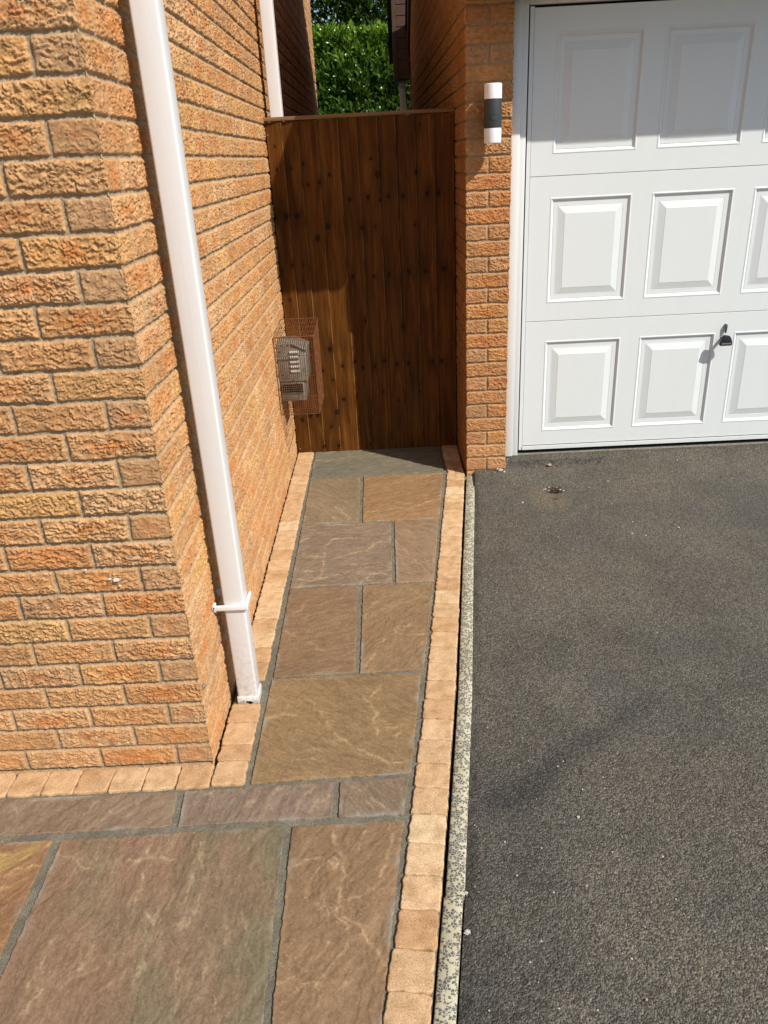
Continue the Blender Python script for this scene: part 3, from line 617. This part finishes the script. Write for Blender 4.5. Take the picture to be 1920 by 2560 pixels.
while y < 2.6:
    y2 = min(y+.0975+random.uniform(-.004, .004), 2.642)
    if 2.642-y2 < .05: y2 = 2.642
    block([(.006, y+.0015), (.101+random.uniform(-.002,.002), y+.0015), (.101, y2-.0015), (.006, y2-.0015)], eb2, 200+n); y = y2; n += 1
eb3 = empty('block_edging'); tag(eb3, 'four sandy blocks beside the house corner, below the downpipe', 'block edging')
cs = [-.097, -.001, .068, .170, .262]
for i in range(4): block([(.009, cs[i]+.0012), (.107, cs[i]+.0012), (.105, cs[i+1]-.0012), (.010, cs[i+1]-.0012)], eb3, 240+i)
eb4 = empty('block_edging'); tag(eb4, 'row of pale sandy blocks along the foot of the front wall', 'block edging')
x = .006; i = 0
while x > -1.1:
    x2 = x-.0975-random.uniform(-.002, .002); s_ = .001*i
    block([(x2+.0015, -.104-s_*.6), (x-.0015, -.101-s_*.6), (x-.0015, -.011-s_*.3), (x2+.0015, -.012-s_*.3)], eb4, 260+i); x = x2; i += 1
kb = empty('kerb_edging'); tag(kb, 'narrow concrete kerb edging with dark stone chips beside the tarmac', 'kerb')
def edging(ya, yb, dx, seed):
    L = 12; pts_l = [(kx(ya+(yb-ya)*i/L)+dx, ya+(yb-ya)*i/L) for i in range(L+1)]
    mb = MB(); w = .0465
    vs = []
    for x, yy in pts_l:
        vs += [(x, yy, -.05), (x+.0002, yy, -.003), (x+.003, yy, 0), (x+w-.003, yy, 0), (x+w, yy, -.003), (x+w, yy, -.05)]
    fs = [(a*6+k, a*6+k+1, (a+1)*6+k+1, (a+1)*6+k) for a in range(L) for k in range(5)]+[tuple(range(6)), tuple(range(L*6, L*6+6))[::-1]]
    mb.add(vs, fs); return mb.build('edging_stone', M_KERB, kb, smooth=True, angle=60)
edging(-2.4, -.4895, -.0035, 1); edging(-.4865, 1.28, 0, 2); edging(1.2835, 2.158, .001, 3)

# mortar bed of the path
us = steps((-3, -.9, .05), (-.9, 1.0, .006)); ys = steps((-2.2, -.9, .05), (-.9, 2.7, .008))
X, Y = np.meshgrid(us, ys, indexing='ij')
lim = np.interp(ys, KY, KX)-.0085; lim = np.where(ys > 2.1, .985, lim)
Xc = np.minimum(X, lim[None, :])
Z = -.0030+.0018*fbm(Xc*40, Y*40, 3, 3)+.0010*fbm(Xc*150, Y*150, 2, 5)
# dark open gaps against the walls
Z = np.where((Xc > -.02) & (Xc < .0075) & (Y > .34), -.03, Z); Z = np.where((Y > -.010) & (Y < .34) & (Xc < .010), -.03, Z)
Z = np.where((Xc > .978-.0) & (Y > 2.15), -.03, Z)
me = mesh_np('path', np.stack([Xc, Y, Z], -1).reshape(-1, 3), grid_faces(len(us), len(ys)), True); 
o = link('path', me, None, [M_MORTAR]); tag(o, kind='structure')
MB().box(-60, 60, -40, 60, -.30, -.06).build('ground', M_SOIL).__setitem__('kind', 'structure')

# ------------------------------------------------------------------ tarmac drive
vx = steps((0, 1.3, .0055), (1.3, 2.4, .009), (2.4, 8, .12)); ys = steps((-6, -.95, .12), (-.95, 1.2, .006), (1.2, 2.29, .007))
A_, Y = np.meshgrid(vx, ys, indexing='ij'); kxs = np.interp(ys, KY, KX)+.0475
X = kxs[None, :]+A_
Z = -.006+.0010*fbm(X*60, Y*60, 2, 31)+.0013*pn(X*150, Y*150, 37)+.004*fbm(X*2.2, Y*2.2, 2, 41)
fd = ss(.035, 0, A_)*.006; Z = Z-fd*(.6+.8*pn(X*30, Y*30, 5))
rise = ss(1.85, 2.18, Y)*.034+ss(2.16, 2.28, Y)*.038*ss(1.18, 1.215, X); Z = Z+rise
# rough broken lip in front of the frame and door
lip = ss(.05, 0, np.abs(Y-2.20-.012*pn(X*7, Y*0, 3)))*ss(1.19, 1.24, X)*ss(1.95, 1.6, X)
Z = Z+lip*.006*fbm(X*45, Y*45, 3, 51)
crack = np.exp(-((Y-2.215-.014*fbm(X*9, Y*0+3, 3, 8))/.0045)**2)*ss(1.2, 1.23, X)*ss(1.80, 1.72, X)
crack2 = np.exp(-((Y-2.165-.014*fbm(X*9, Y*0+9, 3, 18))/.0035)**2)*ss(1.23, 1.3, X)*ss(1.62, 1.5, X)*.7
Z = Z-.012*(crack+crack2)
hole = np.exp(-(((X-1.415)/.042)**2+((Y-1.915)/.034)**2)**1.5+0); hole2 = np.exp(-(((X-1.40)/.02)**2+((Y-1.80)/.05)**2))
Z = Z-.022*hole*(1+.4*pn(X*60, Y*60, 9))
base = np.array([.128,.119,.103]); c = base*np.ones(X.shape+(3,))
warm = ss(-.4, .6, fbm(X*1.3, Y*1.3, 3, 61)); c = c*(1-warm[..., None]*.5)+np.array([.150,.134,.108])*warm[..., None]*.5
cool = ss(.1, .7, fbm(X*1.7, Y*1.7, 3, 66)); c = c*(1-.4*cool[..., None])+np.array([.100,.100,.101])*.4*cool[..., None]
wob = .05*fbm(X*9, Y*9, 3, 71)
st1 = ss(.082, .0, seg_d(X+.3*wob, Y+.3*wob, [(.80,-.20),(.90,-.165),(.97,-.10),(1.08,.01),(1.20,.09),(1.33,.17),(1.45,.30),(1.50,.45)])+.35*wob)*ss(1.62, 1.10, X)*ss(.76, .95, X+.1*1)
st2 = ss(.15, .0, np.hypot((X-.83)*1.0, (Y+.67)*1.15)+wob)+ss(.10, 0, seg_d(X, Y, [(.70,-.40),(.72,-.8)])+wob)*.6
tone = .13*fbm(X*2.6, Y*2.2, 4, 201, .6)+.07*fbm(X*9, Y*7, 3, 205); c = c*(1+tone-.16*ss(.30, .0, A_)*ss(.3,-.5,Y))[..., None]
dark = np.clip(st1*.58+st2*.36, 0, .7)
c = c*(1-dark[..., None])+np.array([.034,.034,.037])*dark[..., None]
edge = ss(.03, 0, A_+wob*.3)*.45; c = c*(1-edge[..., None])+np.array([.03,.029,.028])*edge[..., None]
worn = ss(.0, .6, fbm(X*1.1+3, Y*.8, 4, 91, .6)+.25*np.exp(-((X-1.15)/.35)**2-((Y-.35)/.6)**2)); c = c*(1-.30*worn[..., None])+np.array([.185,.168,.135])*.30*worn[..., None]
dust = np.clip(ss(.14, 0, np.hypot((X-1.37)*1.1, (Y-1.80)*.55)+wob)*.8, 0, 1); c = c*(1-dust[..., None])+np.array([.20,.17,.12])*dust[..., None]
hb = np.clip(hole*1.1+hole2*.7*ss(-.4,.3,pn(X*25,Y*25,77)), 0, 1); c = c*(1-hb[..., None])+np.array([.040,.024,.014])*hb[..., None]
bk = np.clip(lip*.6+crack, 0, 1); c = c*(1-bk[..., None]*.6)+np.array([.03,.03,.032])*bk[..., None]*.6
moss = ss(.03, .0, np.abs(Y-2.255))*ss(-.2, .5, fbm(X*14, Y*14, 2, 81))*ss(1.2, 1.25, X); c = c*(1-.5*moss[..., None])+np.array([.085,.085,.035])*.5*moss[..., None]
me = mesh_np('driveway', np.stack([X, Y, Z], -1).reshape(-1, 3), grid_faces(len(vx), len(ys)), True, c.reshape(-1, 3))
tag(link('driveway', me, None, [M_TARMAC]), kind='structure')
th = MB(); th.box(1.2, 3.55, 2.268, 2.40, 0, .070); th.build('threshold', M_CONC).__setitem__('kind', 'structure')

# loose chips
def chip(mb, x, y, z, r, m=0):
    ph = random.random()*6; n = 6; vs = []
    for lv, (rr, hh) in enumerate(((1, 0), (.95, .5), (.5, .85))):
        for i in range(n):
            t = ph+6.283*i/n; k = rr*r*random.uniform(.7, 1.2); vs.append((x+k*math.cos(t)*1.25, y+k*math.sin(t), z+hh*r*random.uniform(.8, 1.1)))
    fs = [(l*n+i, l*n+(i+1) % n, (l+1)*n+(i+1) % n, (l+1)*n+i) for l in range(2) for i in range(n)]+[tuple(range(2*n, 3*n))]
    mb.add(vs, fs, m)
ch = MB()
far = [(1.226,1.772,5),(1.707,2.057,3),(1.71,1.968,4),(1.597,1.909,3.5),(1.741,1.858,3),(1.842,1.948,3),(1.66,1.375,4),(1.714,1.35,3.5),(1.886,1.413,4.5),(2.144,2.168,4),(1.823,2.066,3),(1.658,1.708,3),(1.699,1.497,3),(1.361,1.249,3),(1.684,1.742,2.5),(1.217,1.982,3),(1.198,2.191,4),(1.321,1.377,2.5),(1.9,1.302,2.5),(1.608,1.749,2.5),(1.985,1.822,2.5)]
near = [(.854,.02),(1.01,-.071),(1.03,-.052),(1.193,-.029),(.861,-.173),(.926,-.191),(1.024,-.261),(1.059,-.163),(1.12,-.163),(1.127,-.121),(.908,-.355),(.818,-.331),(.832,-.434),(1.083,-.376),(.912,-.486),(1.193,-.517),(.703,-.48),(.832,-.606),(.858,-.61),(1.052,-.605),(1.046,-.659),(.824,-.658),(.834,-.704),(.776,-.694),(.892,-.728),(1.097,-.548),(1.203,-.396),(1.121,-.329),(1.337,-.22),(.721,-.759),(.944,-.767),(.865,-.761)]
gz = lambda y: -.005+(.034*max(0, min(1, (y-1.85)/.33)))
for x, y, r in far: chip(ch, x, y, gz(y), r*.0011)
for x, y in near: chip(ch, x, y, -.005, random.uniform(.0012, .0026))
chip(ch, 1.024, -.261, -.004, .0042); chip(ch, .695, -.579, -.006, .007); chip(ch, .702, -.478, -.004, .0045)
for dx, dy, r in [(-.045,.008,5),(-.03,-.012,4),(.03,-.008,5),(.045,-.022,5),(-.055,.0,3.5),(.02,.025,3),(.05,.012,3),(-.02,.03,5)]: chip(ch, 1.415+dx, 1.915+dy, -.002, r*.0010)
for i in range(110): chip(ch, kx(0)+.1+abs(random.gauss(0, .9)), random.uniform(-.8, 2.1), -.0055, random.uniform(.0006, .0012))
chip(ch, 1.441, 2.177, .03, .012, 1)
for x, y in [(.715,-.12),(1.165,-.09),(1.05,-.75)]: chip(ch, x, y, -.004, .003, 1)
chip(ch, 1.165, 2.135, .03, .012); chip(ch, 1.185, 2.12, .026, .006); chip(ch, 1.150, 2.145, .035, .007)
tag(ch.build('gravel', [M_CHIP, M_RSTONE]), 'loose pale stone chips scattered over the tarmac', 'gravel', kind='stuff')

# ------------------------------------------------------------------ downpipes
def square_pipe(mb, x0, x1, y0, y1, z0, z1): mb.box(x0, x1, y0, y1, z0, z1)
dp = empty('downpipe'); tag(dp, 'tall square white downpipe in the foreground with its foot by the house corner', 'downpipe')
mb = MB(); mb.box(.030, .095, .272, .337, .004, 4.9); mb.build('pipe', M_PVC, dp, bevel=.006, seg=3)
mb = MB(); mb.box(.0275, .0985, .2690, .3405, -.004, .026); mb.build('shoe', M_PVC, dp, bevel=.002, seg=2)
mb = MB(); mb.box(-.004, .101, .262, .2715, .362, .380); mb.box(.0955, .105, .262, .352, .362, .380); mb.box(-.006, .006, .262, .284, .358, .384)
mb.build('bracket', M_PVC, dp, bevel=.003, seg=3)
MB().box(-.008, .030, .338, .350, .374, .396).build('wall_lug', M_PVC, dp, bevel=.002)
mb = MB(); mb.cyl((.001, .2565, .368), .0035, .006, axis=1, n=10); mb.build('screw', M_STEEL, dp)
db = MB()                                               # black scuffs on the shoe
for x, z, r in [(.068,.004,.006),(.060,.006,.004),(.048,.010,.0025),(.074,.003,.004)]: db.cyl((x, .2687, z), r, -.0004, axis=1, n=9)
db.build('scuff', M_BLACK, dp)
dp2 = empty('downpipe'); tag(dp2, 'square white downpipe on the side wall just behind the gate', 'downpipe')
mb = MB(); mb.box(.028, .093, 2.685, 2.750, -.02, 4.9); mb.build('pipe', M_PVC, dp2, bevel=.006, seg=3)
dp3 = empty('downpipe'); tag(dp3, 'short grey downpipe under the garage eave, seen over the gate', 'downpipe')
MB().box(.826, .886, 6.86, 6.92, -.02, 2.30).build('pipe', M_GREYPIPE, dp3, bevel=.006, seg=2)
MB().box(.820, .892, 6.854, 6.926, 2.240, 2.299).build('collar', M_GREYPIPE, dp3, bevel=.004, seg=2)

# ------------------------------------------------------------------ gate
gate = empty('garden_gate'); tag(gate, 'tall dark stained board gate closing the passage between the walls', 'gate')
EDG = [(-.002, .000), (.105, .065), (.170, .150), (.265, .240), (.380, .375), (.475, .475), (.583, .578), (.673, .672), (.774, .774), (.870, .872), (.972, .972)]
EX = [.003, .086, .172, .268, .378, .476, .581, .673, .774, .872, .972]
KN = [(0.0,1.351,2),(0.069,1.356,2),(0.128,1.353,2),(0.287,1.294,2),(0.228,1.236,2),(0.316,1.548,1),(0.26,1.514,1),(0.201,1.504,.8),(0.569,1.536,2),(0.77,1.538,1.3),(0.415,1.423,1.2),(0.514,1.427,1),(0.622,1.426,1),(0.576,1.411,.7),(0.699,1.426,1),(0.829,1.433,1.2),(0.888,1.43,1.2),(0.469,1.277,1),(0.547,1.281,.6),(0.039,1.585,.6),(0.042,1.695,.6),(0.115,1.586,.6),(0.183,1.607,.8),(0.757,1.28,.6),(0.407,1.024,1.3),(0.524,1.021,1),(0.609,1.027,1.4),(0.717,1.036,1.4),(0.811,1.035,1.5),(0.914,1.044,1.3),(0.076,1.103,.6),(0.137,1.104,.6),(0.017,1.074,.6),(0.538,1.614,.7),(0.798,1.76,.6),(0.044,.914,.8),(0.245,.628,1.5),(0.195,.501,.8),(0.313,.526,1),(0.386,.547,1.1),(0.43,.51,1.1),(0.502,.514,.8),(0.558,.545,1.4),(0.63,.52,1.4),(0.698,.526,1.2),(0.837,.527,1.5),(0.891,.527,1.2),(0.463,.781,.8),(0.673,.737,.7),(0.307,.325,1.2),(0.251,.448,.6),(0.544,.362,.7),(0.383,.34,.6),(0.632,.306,.6),(0.05,.21,1.6),(0.098,.234,1.5),(0.143,.237,1.2),(0.261,.252,1.8),(0.219,.159,.8),(0.256,.038,1.2),(0.168,.037,1.4),(0.451,.039,.6),(0.708,.021,.6),(0.759,.352,.6),(0.124,1.016,.6)]
for i in range(10):
    xa, xb = EX[i]-(.004 if i else -.0003), EX[i+1]
    zb = .004-.004*random.random(); xs = np.concatenate([[xa], np.linspace(xa+.002, xb-.002, 26), [xb]]); zs = steps((zb, 1.808, .006))
    X, Z = np.meshgrid(xs, zs, indexing='ij'); fr_ = (X-xa)/(xb-xa)
    bow = .0015*fbm(Z*1.2+i*5, Z*0, 2, 90)
    X2 = X+bow*(1 if 0 else .6)
    G = X+.010*fbm(X*3+i*7, Z*1.1, 2, 95); K = np.zeros_like(X)
    Yb = 2.651-.0125*fr_-.002
    for kx_, kz, kr in KN:
        if xa-.02 < kx_ < xb+.02:
            dx_ = X-kx_; dz_ = Z-kz; rr = .0122*kr**.7
            q = (dx_/rr)**2+(dz_/(rr*1.25))**2
            q2 = (dx_/(rr*1.5))**2+(dz_/(rr*6.0))**2
            G = G+np.sign(dx_)*rr*1.1*np.exp(-q2)
            edge_n = .25*fbm(X*160, Z*120, 2, 97)
            K = np.maximum(K, np.clip(1.15*ss(1.15, .35, np.sqrt(q)+edge_n)-.35*np.exp(-((np.sqrt(q)-.35)/.12)**2)*(kr > 1.2), 0, 1)*.95)
            K = np.maximum(K, .32*np.exp(-(dx_/(rr*1.4))**2-(dz_/(rr*3))**2))
            Yb = Yb+.0010*np.exp(-q)
    Yb = Yb+np.where((fr_ <= 0.001) | (fr_ >= .999), .004, 0)
    V = np.stack([X2, Yb, Z], -1).reshape(-1, 3); nu, nv = X.shape; F = grid_faces(nu, nv)
    idx = np.arange(nu*nv).reshape(nu, nv); ring = np.concatenate([idx[:, 0], idx[-1, 1:], idx[-2::-1, -1], idx[0, -2:0:-1]])
    V2 = V[ring].copy(); V2[:, 1] = 2.662; kk = len(V); nr = len(ring); j = (np.arange(nr)+1) % nr
    F = np.concatenate([F, np.stack([ring, kk+np.arange(nr), kk+j, ring[j]], 1)]); V = np.concatenate([V, V2])
    at = {k_: np.concatenate([v_.ravel(), v_.ravel()[ring]]) for k_, v_ in (('Grain', G), ('Knot', K), ('Edge', ss(EX[i+1]-.0045, EX[i+1]-.002, X)*ss(-.7, .2, fbm(X*0+i, Z*9, 3, 123))), ('Board', np.full(X.shape, hsh(i, 4.2))))}
    me = mesh_np('board', V, F, True, None, at); me.set_sharp_from_angle(angle=math.radians(40)); link('board', me, gate, [M_WOOD])
MB().box(.0, .976, 2.632, 2.690, 1.812, 1.830).build('top_rail', M_CAP, gate, bevel=.002)
for z_ in (.25, .9, 1.6): MB().box(.02, .95, 2.663, 2.70, z_, z_+.09).build('ledge', M_CAP, gate)
for x, z in [(.957,1.775),(.958,1.17),(.957,.63),(.957,.085),(.012,1.75),(.02,.03)]:
    MB().cyl((x, 2.6385, z), .0032, .004, axis=1, n=10).build('screw', M_STEEL, gate)

# ------------------------------------------------------------------ flue terminal and cage
ft = empty('flue_terminal'); tag(ft, 'grey metal flue terminal with louvres on the side wall, inside the wire cage', 'flue')
mb = MB(); mb.prism([(.002,.565),(.152,.565),(.152,.730),(.078,.765),(.002,.765)], 2.205, 2.40, 1); mb.build('casing', M_FLUE, ft, bevel=.003)
mb = MB(); mb.prism([(.082,.7665),(.157,.7305),(.157,.7265),(.082,.7625)], 2.196, 2.40, 1); mb.build('hood', M_FLUE, ft, bevel=.001)
mb = MB(); mb.box(.004, .134, 2.212, 2.39, .458, .5645); mb.build('lower_box', M_FLUE, ft, bevel=.002)
mb = MB()
for z in (.719, .692, .667, .643, .618): mb.cyl((.066, 2.204, z), .0065, .048, axis=0, n=12)
mb.build('louvre', M_LOUVRE, ft, smooth=True)
mb = MB(); mb.box(.010, .122, 2.2085, 2.2125, .503, .551); mb.build('grille_recess', M_BLACK, ft)
mb = MB()
for i in range(11): mb.box(.010+i*.0111, .0115+i*.0111, 2.2055, 2.2085, .503, .551)
for i in range(5): mb.box(.0102, .1218, 2.2040, 2.2056, .503+i*.0118, .5042+i*.0118)
mb.build('grille', M_FLUE, ft)
for x, z in [(.018,.725),(.02,.60),(.075,.572),(.03,.757),(.062,.757)]: MB().cyl((x, 2.2046, z), .003, -.002, axis=1, n=8).build('screw', M_BLACK, ft)
cg = empty('wire_cage'); tag(cg, 'rusty wire guard cage fixed to the side wall beside the gate', 'cage')
x0, x1, y0, y1, z0, z1 = .003, .205, 2.120, 2.470, .410, .835
R1, R0 = .0022, .0012
def wires(name, segs): 
    mb = MB()
    for a, b, r in segs: mb.bar(a, b, r, 4)
    return mb.build(name, M_RUST, cg, smooth=True, angle=80)
yt = lambda z: y0+(z1-z)*.0
S = []
for i in range(20): x = x0+(x1-x0)*i/19; S.append(((x, y0, z0), (x, y0, z1-.02), R0 if 0 < i < 19 else R1))
for z in (z0, z0+.095, z0+.205, z0+.310, z1-.02): S.append(((x0, y0-.0015, z), (x1, y0-.0015, z), R0 if z0 < z < z1-.03 else R1))
wires('front_mesh', S)
S = []
for i in range(17): x = x0+(x1-x0)*i/16; S.append(((x, y0, z1-.02), (x, y1, z1+.005), R0))
for i in range(5): t = i/4; S.append(((x0, y0+(y1-y0)*t, z1-.0185+.025*t), (x1, y0+(y1-y0)*t, z1-.0185+.025*t), R1 if i in (0, 4) else R0))
wires('top_mesh', S)
S = []
for i in range(22): y = y0+(y1-y0)*i/21; S.append(((x1, y, z0), (x1, y, z1-.02+.025*i/21), R0))
for z in (z0, z0+.095, z0+.205, z0+.310, z1-.02): S.append(((x1+.0015, y0, z), (x1+.0015, y1, z+(.025 if z > .8 else 0)), R1 if z in (z0, z1-.02) else R0))
wires('side_mesh', S)
S = []
for i in range(12): y = y0+(y1-y0)*i/11; S.append(((x0, y, z0), (x1, y, z0), R0))
wires('bottom_mesh', S)

# ------------------------------------------------------------------ wall lamp
wl = empty('wall_lamp'); tag(wl, 'cylinder wall lamp with a dark band between two white ends, on the garage pillar', 'wall lamp')
lx, ly, lr = 1.0985, 2.092, .0395
def tube(mb, z0, z1, r, rnd0=0, rnd1=0, n=48):
    prof = [(0, z0)]
    prof += [(r-rnd0+rnd0*math.sin(a), z0+rnd0-rnd0*math.cos(a)) for a in np.linspace(0, math.pi/2, 5)] if rnd0 else [(r, z0)]
    prof += [(r-rnd1+rnd1*math.cos(a), z1-rnd1+rnd1*math.sin(a)) for a in np.linspace(0, math.pi/2, 5)] if rnd1 else [(r, z1)]
    prof += [(0, z1)]; m = len(prof); vs = []
    for rr, z in prof:
        for i in range(n): t = 2*math.pi*i/n; vs.append((lx+rr*math.cos(t), ly+rr*math.sin(t), z))
    mb.add(vs, [(k*n+i, k*n+(i+1) % n, (k+1)*n+(i+1) % n, (k+1)*n+i) for k in range(m-1) for i in range(n)])
mb = MB(); tube(mb, 1.829, 1.889, lr-.0006, 0, .003); mb.build('diffuser', M_OPAL, wl, smooth=True)
mb = MB(); tube(mb, 1.651, 1.712, lr-.0006, .003, 0); mb.build('diffuser', M_OPAL, wl, smooth=True)
mb = MB(); tube(mb, 1.7125, 1.8285, lr, .001, .001); mb.box(lx-.026, lx+.026, ly+.01, 2.158, 1.725, 1.815); mb.build('lamp_body', M_DARK, wl, smooth=True)
mb = MB(); n = 8
def curved(mb, xa, xb, za, zb, off):
    vs = []
    for z in (za, zb):
        for i in range(n+1):
            x = xa+(xb-xa)*i/n; t = math.asin(max(-1, min(1, (x-lx)/lr))); vs.append((lx+(lr+off)*math.sin(t), ly-(lr+off)*math.cos(t), z))
    mb.add(vs, [(i, i+1, n+2+i, n+1+i) for i in range(n)])
curved(mb, lx-.015, lx+.017, 1.7425, 1.7665, .0006); o = mb.build('sensor', M_BLACK, wl)
mb = MB(); curved(mb, lx-.0135, lx+.0155, 1.7438, 1.7652, .0012); mb.build('lens', M_DARK, o)

# ------------------------------------------------------------------ hedge and trees
def leaves(n, pos, nrm, length, width, seed, tint):
    r = np.random.default_rng(seed)
    d = r.normal(size=(n, 3))*.55; d[:, 2] += .75; d += nrm*.45; d /= np.linalg.norm(d, axis=1)[:, None]
    up = nrm+r.normal(size=(n, 3))*.55; s = np.cross(d, up); s /= np.linalg.norm(s, axis=1)[:, None]+1e-9; up = np.cross(s, d)
    L = length*(.7+.6*r.random((n, 1))); W = width*(.7+.5*r.random((n, 1)))
    b = pos; V = np.stack([b, b+d*L*.35+s*W*.5-up*L*.02, b+d*L*.75+s*W*.38-up*L*.05, b+d*L-up*L*.14, b+d*L*.75-s*W*.38-up*L*.05, b+d*L*.35-s*W*.5-up*L*.02, b+d*L*.5+up*L*.03], 1)
    V[:, 1] += up*W*.18; V[:, 2] += up*W*.15; V[:, 4] += up*W*.15; V[:, 5] += up*W*.18; V[:, 6] -= up*W*.05
    base = np.arange(n)[:, None]*7
    tri = np.array([[0,1,6],[1,2,6],[2,3,6],[3,4,6],[4,5,6],[5,0,6]]); F = (base[:, :, None]+tri[None]).reshape(-1, 3)
    C = np.repeat(tint[:, None], 7, 1)
    return V.reshape(-1, 3), F, C.reshape(-1, 3)
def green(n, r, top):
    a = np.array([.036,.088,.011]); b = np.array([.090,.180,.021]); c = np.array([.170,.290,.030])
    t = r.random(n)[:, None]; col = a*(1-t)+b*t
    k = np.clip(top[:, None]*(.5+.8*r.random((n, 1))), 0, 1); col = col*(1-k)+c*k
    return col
hedge = empty('laurel_hedge'); tag(hedge, 'clipped glossy laurel hedge at the far end of the passage', 'hedge')
HX0, HX1, HY, HT = -3.2, 3.2, 9.6, 3.05
r = np.random.default_rng(5); n = 26000
px = r.uniform(-1.9, 1.9, n); px[:3000] = r.uniform(HX0, HX1, 3000); pz = r.uniform(.6, HT, n)
bulge = .10*fbm(px*2.1, pz*2.1, 3, 3)
pos = np.stack([px, HY-bulge-r.random(n)**2*-.16, pz], 1)
nt_ = 9000; tx = r.uniform(-1.9, 1.9, nt_); ty = HY+r.uniform(-.02, 1.1, nt_); tz = HT+.05*fbm(tx*3, ty*3, 3, 9)+r.uniform(-.03, .05, nt_)+.07*np.maximum(0, fbm(tx*6, ty*6, 2, 19))
pos = np.concatenate([pos, np.stack([tx, ty, tz], 1)])
nr_ = np.concatenate([np.tile([0, -1, .25], (n, 1)), np.tile([0, -.25, 1], (nt_, 1))])
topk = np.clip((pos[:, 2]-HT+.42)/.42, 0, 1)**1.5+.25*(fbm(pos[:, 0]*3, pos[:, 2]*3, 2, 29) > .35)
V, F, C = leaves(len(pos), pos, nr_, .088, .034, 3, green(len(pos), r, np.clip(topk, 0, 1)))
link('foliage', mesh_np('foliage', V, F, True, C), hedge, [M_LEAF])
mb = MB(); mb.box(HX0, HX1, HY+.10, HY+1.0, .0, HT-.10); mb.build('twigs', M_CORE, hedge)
def tree(x, y, h, rad, label, seed):
    t = empty('tree'); tag(t, label, 'tree', 'trees behind the hedge'); r = np.random.default_rng(seed)
    mb = MB(); mb.cyl((x, y, -.05), .16, h*.75, n=12, r2=.05)
    for k in range(7):
        a = r.uniform(0, 6.28); z = h*r.uniform(.3, .65); mb.bar((x, y, z), (x+rad*.7*math.cos(a), y+rad*.7*math.sin(a), z+h*.18), .035, 6)
    mb.build('trunk', M_BARK, t, smooth=True)
    ps, ns = [], []
    for k in range(60):
        v = r.normal(size=3); v /= np.linalg.norm(v); rr = rad*r.uniform(.55, 1.0); c = np.array([x, y, h*.58])+v*[rr, rr, rr*h*.42/rad]
        cr = rad*r.uniform(.22, .38); m = 300; w = r.normal(size=(m, 3)); w /= np.linalg.norm(w, axis=1)[:, None]
        ps.append(c+w*cr*(r.random((m, 1))**.4)); ns.append(w)
    ps = np.concatenate(ps); ns = np.concatenate(ns); n = len(ps)
    tt = np.clip(r.random(n)*.5-.2+.6*(fbm(ps[:, 0]*1.5, ps[:, 2]*1.5, 2, seed) > .3), 0, .8)
    V, F, C = leaves(n, ps, ns, .10, .045, seed, green(n, r, tt)*.45)
    link('crown', mesh_np('crown', V, F, True, C), t, [M_LEAF2])
tree(-1.1, 12.6, 6.6, 2.0, 'dark green tree rising behind the hedge on the left of the gap', 41)
tree(1.4, 13.2, 7.2, 2.1, 'dark leafy tree behind the hedge, nearer the garage eave', 52)
tree(.1, 15.5, 7.8, 2.6, 'farther dark tree filling the middle of the gap above the hedge', 63)
